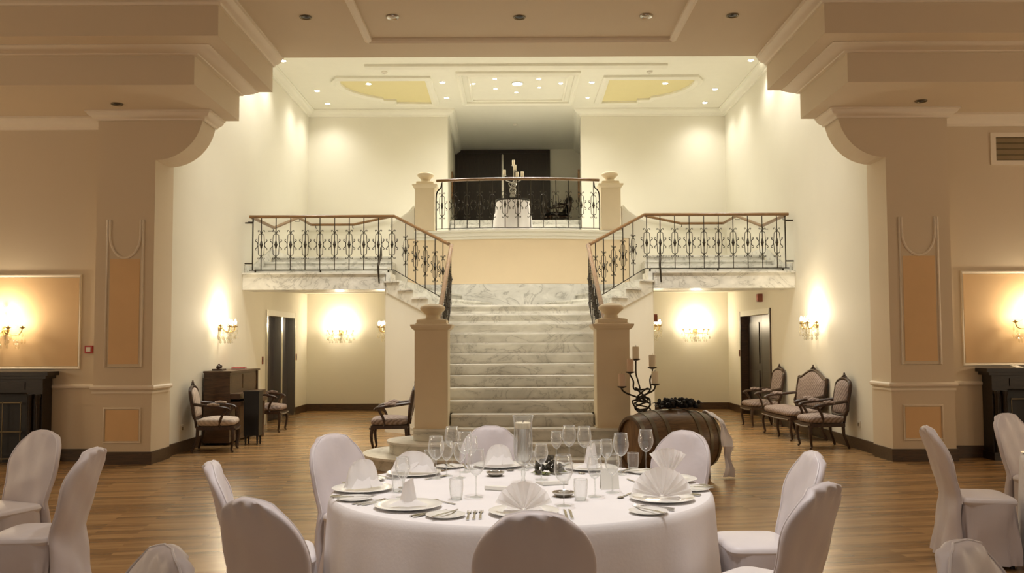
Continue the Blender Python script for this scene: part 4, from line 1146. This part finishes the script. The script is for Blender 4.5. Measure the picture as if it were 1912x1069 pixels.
chair(-2.45, 5.22, radians(183), 'satin-covered chair in profile with its seat to the left edge', G2)
chair(-1.03, 2.69, radians(224), 'satin-covered chair with only the top of its back showing, bottom left', G2)
chair(2.95, 6.36, radians(-10), 'satin-covered chair in profile on the right in front of the pier panel', G2)
chair(4.10, 7.42, radians(-62), 'satin-covered chair before the right fireplace, front of its back showing', G2)
chair(1.345, 2.72, radians(-48), 'satin-covered chair with only the top of its back showing, bottom right', G2)

# ------------------------------------------------------------------ tableware prototypes
def lat(prof, name, m, n=28): return MB().lathe(prof, n).mesh(name, m)
charger_me = lat([(0, .0), (.09, .0), (.10, .004), (.16, .014), (.165, .017), (.16, .019), (.11, .009), (.095, .006), (0, .006)], 'plate', 'china', 40)
bread_me = lat([(0, 0), (.055, 0), (.088, .010), (.092, .013), (.088, .014), (.055, .005), (0, .005)], 'bread_plate', 'china', 32)
def single(name, me, label, cat, loc, rz=0, group=None, tilt=0):
    o = put(name, me, None, loc); o.rotation_euler = (tilt, 0, rz); return tag(o, label, cat, group)
def glass_thing(kind, label, loc, group):
    pass
def wine_proto(name, H, R, fl=1.0):
    t = thing(name, 'x', 'wine glass', (0, 0, -5))
    hb = H * .44
    prof = [(.004, hb), (R * .5, hb + .012), (R * .86, hb + .038), (R, hb + .065), (R * .98, hb + (H - hb) * .62), (R * .80 * fl, H)]
    b = MB(); q = catmull([(r, 0, z) for r, z in prof], 3); b.shell([(v.x, v.z) for v in q], 24)
    b.tube([(R * .80 * fl * cos(2 * pi * i / 24), R * .80 * fl * sin(2 * pi * i / 24), H) for i in range(24)], .0018, 4, closed=True)
    b.obj('bowl', 'glass', t)
    MB().lathe([(.0045, .008), (.0035, .02), (.0032, hb * .6), (.0045, hb)], 8).obj('stem', 'glass2', t)
    MB().lathe([(.036, 0), (.036, .0015), (.02, .004), (.005, .009)], 24).obj('foot', 'glass2', t)
    return t
def tumbler_proto():
    t = thing('water_tumbler', 'x', 'tumbler', (0, 0, -5))
    b = MB(); b.shell([(.028, .004), (.033, .03), (.0355, .07), (.035, .105)], 24)
    b.tube([(.035 * cos(2 * pi * i / 24), .035 * sin(2 * pi * i / 24),   .105) for i in range(24)], .0019, 4, closed=True); b.obj('wall', 'glass', t)
    MB().lathe([(.026, 0), (.029, .003), (.029, .012), (0, .014)], 20).obj('base', 'glass2', t)
    return t
big = wine_proto('wine_glass', .245, .047); small = wine_proto('wine_glass', .205, .040); tum = tumbler_proto()
used = {id(big): 0, id(small): 0, id(tum): 0}
OBST = []
RAD = {id(big): .0475, id(small): .0405, id(tum): .0365}
def place(proto, x, y, label, group):
    r = RAD[id(proto)]
    for _ in range(80):
        for ox, oy, orr in OBST:
            d = Vector((x - ox, y - oy)); m = orr + r + .003
            if d.length < m:
                d = d.normalized() * m if d.length > 1e-5 else Vector((m, 0)); x, y = ox + d.x, oy + d.y
    OBST.append((x, y, r))
    if not used[id(proto)]:
        used[id(proto)] = 1; proto.location = (x, y, ZT); proto['label'] = label; proto['group'] = group
    else: dup(proto, (x, y, ZT), random.random() * 6, label, group)
def at_top(px, py, z):
    return on_ceiling(px, py, z)
# hurricane vase with candle
vx, vy = on_ceiling(977, 905, ZT)
OBST.append((vx, vy, .06))
t = thing('hurricane_vase', 'tall footed glass hurricane vase in the table centre', 'vase', (vx, vy, ZT))
b = MB(); q = catmull([(.012, 0, .11), (.035, 0, .125), (.05, 0, .16), (.053, 0, .24), (.05, 0, .33), (.058, 0, .385)], 4); b.shell([(v.x, v.z) for v in q], 28)
b.tube([(.058 * cos(2 * pi * i / 28), .058 * sin(2 * pi * i / 28), .385) for i in range(28)], .002, 5, closed=True); b.obj('bowl', 'glass2', t)
MB().lathe([(.055, 0), (.055, .004), (.015, .015), (.009, .04), (.013, .07), (.009, .09), (.012, .11)], 20).obj('stem', 'glass2', t)
t = thing('candle', 'wide ivory candle inside the hurricane vase', 'candle', (vx, vy, ZT + .315))
MB().lathe([(.043, 0), (.045, .03), (.04, .034), (0, .03)], 20).obj('wax', 'candle', t)
MB().tube([(0, 0, .03), (.002, 0, .045)], .002, 4).obj('wick', 'black', t)
t = thing('candle_cup', 'silver candle cup inside the hurricane vase', 'candle holder', (vx, vy, ZT + .128))
MB().lathe([(.012, 0), (.03, .012), (.035, .05), (.03, .12), (.036, .185)], 20).obj('cup', 'steel', t)
# leaf cluster
x, y = on_ceiling(1026, 884, ZT)
OBST.append((x, y, .12))
t = thing('grape_bunch', 'dark grape and leaf bunch beside the hurricane vase', 'garland', (x, y, ZT))
g = MB(); rnd = random.Random(9)
for i in range(60):
    u = rnd.uniform(-1, 1); g.ball((u * .08, rnd.gauss(0, .03), .018 + rnd.random() * .085 * (1 - u * u * .6)), .013, 6, 4)
g.obj('grapes', 'leaf', t)
lf = MB()
for i in range(14):
    a = rnd.random() * 6.3; d_ = rnd.uniform(.05, .10); cx_, cy_ = d_ * cos(a), d_ * sin(a) * .6; c_, s2 = cos(a) * .035, sin(a) * .035
    lf.add([(cx_ - c_, cy_ - s2, .008), (cx_ - s2 * .5, cy_ + c_ * .5, .02), (cx_ + c_, cy_ + s2, .006), (cx_ + s2 * .5, cy_ - c_ * .5, .02)], [(0, 1, 2, 3)])
lf.obj('leaves', 'green', t)
# silver dishes, cards
for px, py, lb, r in ((1052, 926, 'silver patterned oval dish right of the front napkin fan', .058), (925, 888, 'silver dish behind the menu card left of the hurricane vase', .055)):
    x, y = on_ceiling(px, py, ZT); t = thing('silver_dish', lb, 'dish', (x, y, ZT)); OBST.append((x, y, r + .004))
    MB().lathe([(.0, .0), (r * .6, .0), (r * .95, .016), (r, .022), (r * .93, .02), (r * .6, .008), (0, .008)], 28).obj('bowl', 'silver', t)
    MB().tube([(r * .97 * cos(2 * pi * i / 20), r * .97 * sin(2 * pi * i / 20), .022) for i in range(20)], .003, 5, closed=True).obj('beaded_rim', 'steel', t)
for px, py, lb, rz in ((938, 912, 'folded white menu card lying left of the table centre', -.4), (1030, 902, 'folded white menu card lying right of the table centre', .3)):
    x, y = on_ceiling(px, py, ZT); t = thing('menu_card', lb, 'card', (x, y, ZT), rz); OBST.append((x, y, .105))
    MB().box(-.075, .075, -.07, .07, .0005, .002).obj('lower_leaf', 'paper', t, flat=True)
    MB().pyz([(-.07, .004), (.07, .002), (.07, .004), (-.07, .022)], -.075, .075).obj('upper_leaf', 'paper', t, flat=True)
x, y = on_ceiling(1138, 912, ZT)
OBST.append((x, y, .055))
t = thing('tent_card', 'upright blank white card in the right glass cluster', 'card', (x, y, ZT), .15)
MB().add([(-.05, -.02, 0), (.05, -.02, 0), (.05, 0, .11), (-.05, 0, .11)], [(0, 1, 2, 3)]).obj('front_leaf', 'paper', t)
MB().add([(-.05, .02, 0), (.05, .02, 0), (.05, .001, .11), (-.05, .001, .11)], [(0, 1, 2, 3)]).obj('rear_leaf', 'paper', t)

# cutlery
def fork_mesh():
    m = MB().tube([(0, -.10, .003), (0, -.02, .004), (0, .03, .005), (0, .05, .004)], [.0055, .004, .003, .004], 6, sx=1.4, sy=.5, up=(0, 0, 1))
    m.tube([(0, .045, .004), (0, .055, .003), (0, .07, .002)], [.004, .010, .0115], 6, sx=1, sy=.25, up=(0, 0, 1))
    for k2 in range(4): x = -.0092 + k2 * .00613; m.tube([(x, .066, .002), (x, .085, .002), (x, .102, .006)], [.002, .0018, .0009], 4)
    return m.mesh('fork', 'steel')
def knife_mesh():
    m = MB().tube([(0, -.11, .004), (0, -.06, .005), (0, -.005, .004)], [.006, .0065, .004], 6, sx=1.2, sy=.7, up=(0, 0, 1))
    m.pxy([(-.004, -.01), (.007, -.01), (.009, .06), (.004, .105), (-.002, .115), (-.004, .1)], .0025, .0045)
    return m.mesh('knife', 'steel')
def spoon_mesh():
    m = MB().tube([(0, -.09, .003), (0, 0, .004), (0, .04, .004)], [.005, .0035, .003], 6, sx=1.4, sy=.5, up=(0, 0, 1))
    m.ball((0, .062, .005), .017, 10, 6, (1, 1.5, .25))
    return m.mesh('spoon', 'steel')
FORK, KNIFE, SPOON = fork_mesh(), knife_mesh(), spoon_mesh()

# napkins
def napkin_fan(np_=7, R=.15, spread=150, tilt=8):
    m = MB(); n = np_ * 2
    def fn(u, v):
        a = radians(90 + spread / 2 - spread * u); k2 = u * n
        zig = (abs((k2 % 2) - 1) * 2 - 1) * .016 * (.25 + v)
        r = .012 + R * v
        x = r * cos(a); z = .004 + max(0.0, r * sin(a)); y = zig + (.0 if z > .01 else 0) - .02 * v
        return (x, y, z)
    m.grid(fn, n * 2 + 1, 6)
    for s in (-1, 1):
        m.add([(0, .0, .004), (s * .1, -.035, .004), (s * .085, .045, .006), (s * .03, .05, .05)], [(0, 1, 2), (0, 2, 3)])
    return m.mesh('napkin', 'napkin', ang=20)
def napkin_dome(w=.13, h=.12, pt=.8, ridges=0):
    m = MB()
    def fn(u, v):
        x = (u * 2 - 1); z = h * v * (1 - abs(x) ** (2.2 * pt + .6)) ** .55 if abs(x) < 1 else 0
        y = .05 * (1 - v) ** 1.2 * (1 if x > -2 else 1) * (1 - x * x * .7) * -1 + .006 * sin(x * 9) * v
        return (x * w * (1 - .1 * v), y, .003 + z)
    m.grid(fn, 25, 8)
    m.grid(lambda u, v: (lambda p: (p[0], -p[1] * .9 + .004, p[2]))(fn(u, v)), 25, 8)
    m.add([(-w * .95, -.06, .004), (0, -.085, .004), (w * .3, -.02, .06), (-w * .2, -.01, .07)], [(0, 1, 2, 3)])
    m.add([(w * .95, -.05, .004), (.01, -.085, .005), (w * .1, -.02, .055), (w * .5, -.01, .06)], [(0, 1, 2, 3)])
    return m.mesh('napkin', 'napkin', ang=40)
def napkin_cone(r=.04, h=.13):
    m = MB()
    m.grid(lambda u, v: ((r * (1 - .55 * v) + .006 * sin(u * 6.283 * 3)) * cos(6.283 * u), (r * (1 - .55 * v) + .006 * sin(u * 6.283 * 3)) * sin(6.283 * u) * .7, .003 + h * v + .012 * v * cos(6.283 * u)), 24, 6, cu=True)
    m.add([(-.1, -.03, .004), (0, -.07, .004), (.1, -.02, .004), (.03, .0, .03), (-.03, 0, .03)], [(0, 1, 2, 3, 4)])
    return m.mesh('napkin', 'napkin', ang=40)
settings = {
    270.5: ('the nearest front setting', .72, napkin_fan(6, .125, 150), 0),
    225: ('the front left setting', .78, napkin_cone(.042, .115), 0),
    183: ('the far left setting', .86, napkin_dome(.11, .145, 1.1), 30),
    141: ('the back left setting', .83, napkin_dome(.15, .12, .8), -20),
    99: ('the rear setting left of vase', .86, napkin_dome(.10, .12, 1.0), 10),
    58: ('the rear setting right of vase', .84, napkin_cone(.045, .14), 0),
    16: ('the far right setting', .88, napkin_fan(6, .16, 75), 0),
    332: ('the front right setting', .80, napkin_fan(7, .14, 165), 0)}
for ang, (nm, r, nk, tw) in settings.items():
    a = radians(ang); bx_, by_ = TX + r * cos(a), TY + r * sin(a)
    face = a + pi; rz = face - pi / 2
    Rm = Matrix.Rotation(rz, 2)
    def loc(dx, dy): q = Rm @ Vector((dx, dy)); return (bx_ + q.x, by_ + q.y, ZT)
    OBST.append((bx_, by_, .168))
    for q_ in (-.2, -.228, -.256, .192, .216):
        for w_ in (-.12, -.04, .04): OBST.append(loc(q_, w_)[:2] + (.014,))
    single('charger_plate', charger_me, 'large white plate under the napkin at ' + nm, 'plate', loc(0, 0), rz, 'white charger plates')
    # napkins are turned so that their broad side faces the room entrance
    view = atan2(by_, bx_) - pi / 2
    q = loc(0, 0)
    single('napkin', nk, 'folded white napkin standing on the plate at ' + nm, 'napkin', (q[0], q[1], ZT + .0065 + (.012 if 'dome' in str(tw) or ang in (183, 141, 99) else .004)), view + radians(tw), 'folded napkins')
    for i, dx in enumerate((-.20, -.228, -.256)):
        single('fork', FORK, '%s of three steel forks left of the plate at %s' % (('inner', 'middle', 'outer')[i], nm), 'fork', loc(dx, -.03 - .008 * i), rz + pi * 0, 'table forks')
    for i, dx in enumerate((.192, .216)):
        single('knife', KNIFE, '%s of two steel knives right of the plate at %s' % (('inner', 'outer')[i], nm), 'knife', loc(dx, -.03), rz, 'table knives')
    single('dessert_spoon', SPOON, 'steel dessert spoon lying across above the plate at ' + nm, 'spoon', loc(.02, .205), rz + pi / 2, 'dessert spoons')
    bpos = loc(-.36, -.06)
    if sqrt((bpos[0] - TX) ** 2 + (bpos[1] - TY) ** 2) > TR - .1:
        v2 = Vector((bpos[0] - TX, bpos[1] - TY)); v2 = v2.normalized() * (TR - .105); bpos = (TX + v2.x, TY + v2.y, ZT)
    OBST.append((bpos[0], bpos[1], .094))
    single('bread_plate', bread_me, 'small white bread plate left of the forks at ' + nm, 'plate', bpos, rz, 'bread plates')
    single('butter_knife', KNIFE, 'butter knife laid across the bread plate at ' + nm, 'knife', (bpos[0], bpos[1], ZT + .0125), rz - .5, 'butter knives')
GW = 'wine glasses on the laid table'
for px, py, lb in ((789, 811, 'large wine glass, leftmost of the left cluster'), (841, 799, 'large wine glass, left one of the pair before the marble steps, left cluster'), (868, 806, 'large wine glass, right one of the pair before the marble steps, left cluster'),
                   (945, 800, 'large wine glass in front of the rear chair, just left of the hurricane vase'), (1066, 799, 'large wine glass, left one of the pair right of the hurricane vase'), (1097, 799, 'large wine glass, right one of the pair right of the hurricane vase'),
                   (1165, 804, 'large wine glass before the barrel head, left of two overlapping'), (1178, 807, 'large wine glass before the barrel head, right of two overlapping'),
                   (889, 838, 'large wine glass nearest the front, left of the front napkin fan'), (1052, 849, 'large wine glass behind the nearest chair, right of the front napkin fan')):
    x, y = at_top(px, py, ZT + .245); place(big, x, y, lb, GW)
for px, py, lb in ((752, 853, 'small wine glass above the front left plate'), (826, 823, 'small wine glass, left one in the lower row of the left cluster'), (859, 826, 'small wine glass, right one in the lower row of the left cluster'), (911, 812, 'small wine glass left of the rear napkin'),
                   (1016, 830, 'small wine glass just right of the hurricane vase before the dark leaves'), (1040, 808, 'small wine glass between the hurricane vase and the right pair'), (1113, 822, 'small wine glass in the middle of the right cluster'), (1139, 818, 'small wine glass left of the two overlapping large glasses'),
                   (1110, 852, 'small wine glass standing in front of the right cluster'), (1143, 846, 'small wine glass standing left of the front right napkin')):
    x, y = at_top(px, py, ZT + .205); place(small, x, y, lb, GW)
for px, py, lb in ((733, 880, 'short tumbler beside the far left plate'), (852, 893, 'short tumbler behind the front bread plate'), (1084, 894, 'short tumbler behind the right shoulder of the nearest chair'), (1197, 846, 'short tumbler right of the overlapping large glasses'), (805, 842, 'short tumbler in the left cluster behind the back left setting'), (985, 842, 'short tumbler at the foot of the hurricane vase')):
    x, y = at_top(px, py, ZT + .105); place(tum, x, y, lb, 'tumblers on the laid table')

single('bread_plate', bread_me, 'small white plate on the table cut off at the right edge', 'plate', (3.655, 6.24, ZT), 0)

# ================================================================== LIGHTING
def area(x, y, z, sx, sy, e, col, rot=(0, 0, 0)):
    d = bpy.data.lights.new('hall_lamp', 'AREA'); d.shape = 'RECTANGLE'; d.size = sx; d.size_y = sy; d.energy = e; d.color = col
    o = bpy.data.objects.new('hall_lamp', d); COL.objects.link(o); o.location = (x, y, z); o.rotation_euler = rot; return o
HALL = (1.0, .86, .66)
# unseen hall spots above the tables, front one added to brighten the napkins
add_spot(.1, 5.4, ZC - .06, 290, 75, .8, col=(1, .975, .95), r=.12)
add_spot(.1, 3.5, ZC - .06, 310, 60, .8, tilt=(radians(12), 0), col=(1, .975, .95), r=.12)
for x, y in ((-3.9, 5.2), (4.4, 6.0), (-1.6, 7.6), (1.8, 7.6), (-1.8, 3.8), (2.0, 3.8)):
    add_spot(x, y, ZC - .06, 95, 90, .8, col=(1, .9, .78), r=.12)
for x in (-10.6, 10.6):     # added fill lights without fittings along the side walls, brightening the beams
    for y in (2.5, 5.5, 8.6):
        d = bpy.data.lights.new('side_fill_light', 'POINT'); d.energy = 66; d.color = (1.0, .86, .66); d.shadow_soft_size = .15
        o = bpy.data.objects.new('side_fill_light', d); COL.objects.link(o); o.location = (x, y, 2.3)
wld = bpy.data.worlds.new('world'); SC.world = wld; wld.use_nodes = True
bg = wld.node_tree.nodes['Background']; bg.inputs['Color'].default_value = (1.0, .88, .76, 1); bg.inputs['Strength'].default_value = .38
SC.view_settings.view_transform = 'Standard'
SC.view_settings.look = 'None'
SC.view_settings.exposure = 0.0
SC.cycles.max_bounces = 10
SC.cycles.transparent_max_bounces = 24
SC.cycles.sample_clamp_indirect = 4.0
SC.cycles.caustics_reflective = False
SC.cycles.caustics_refractive = False
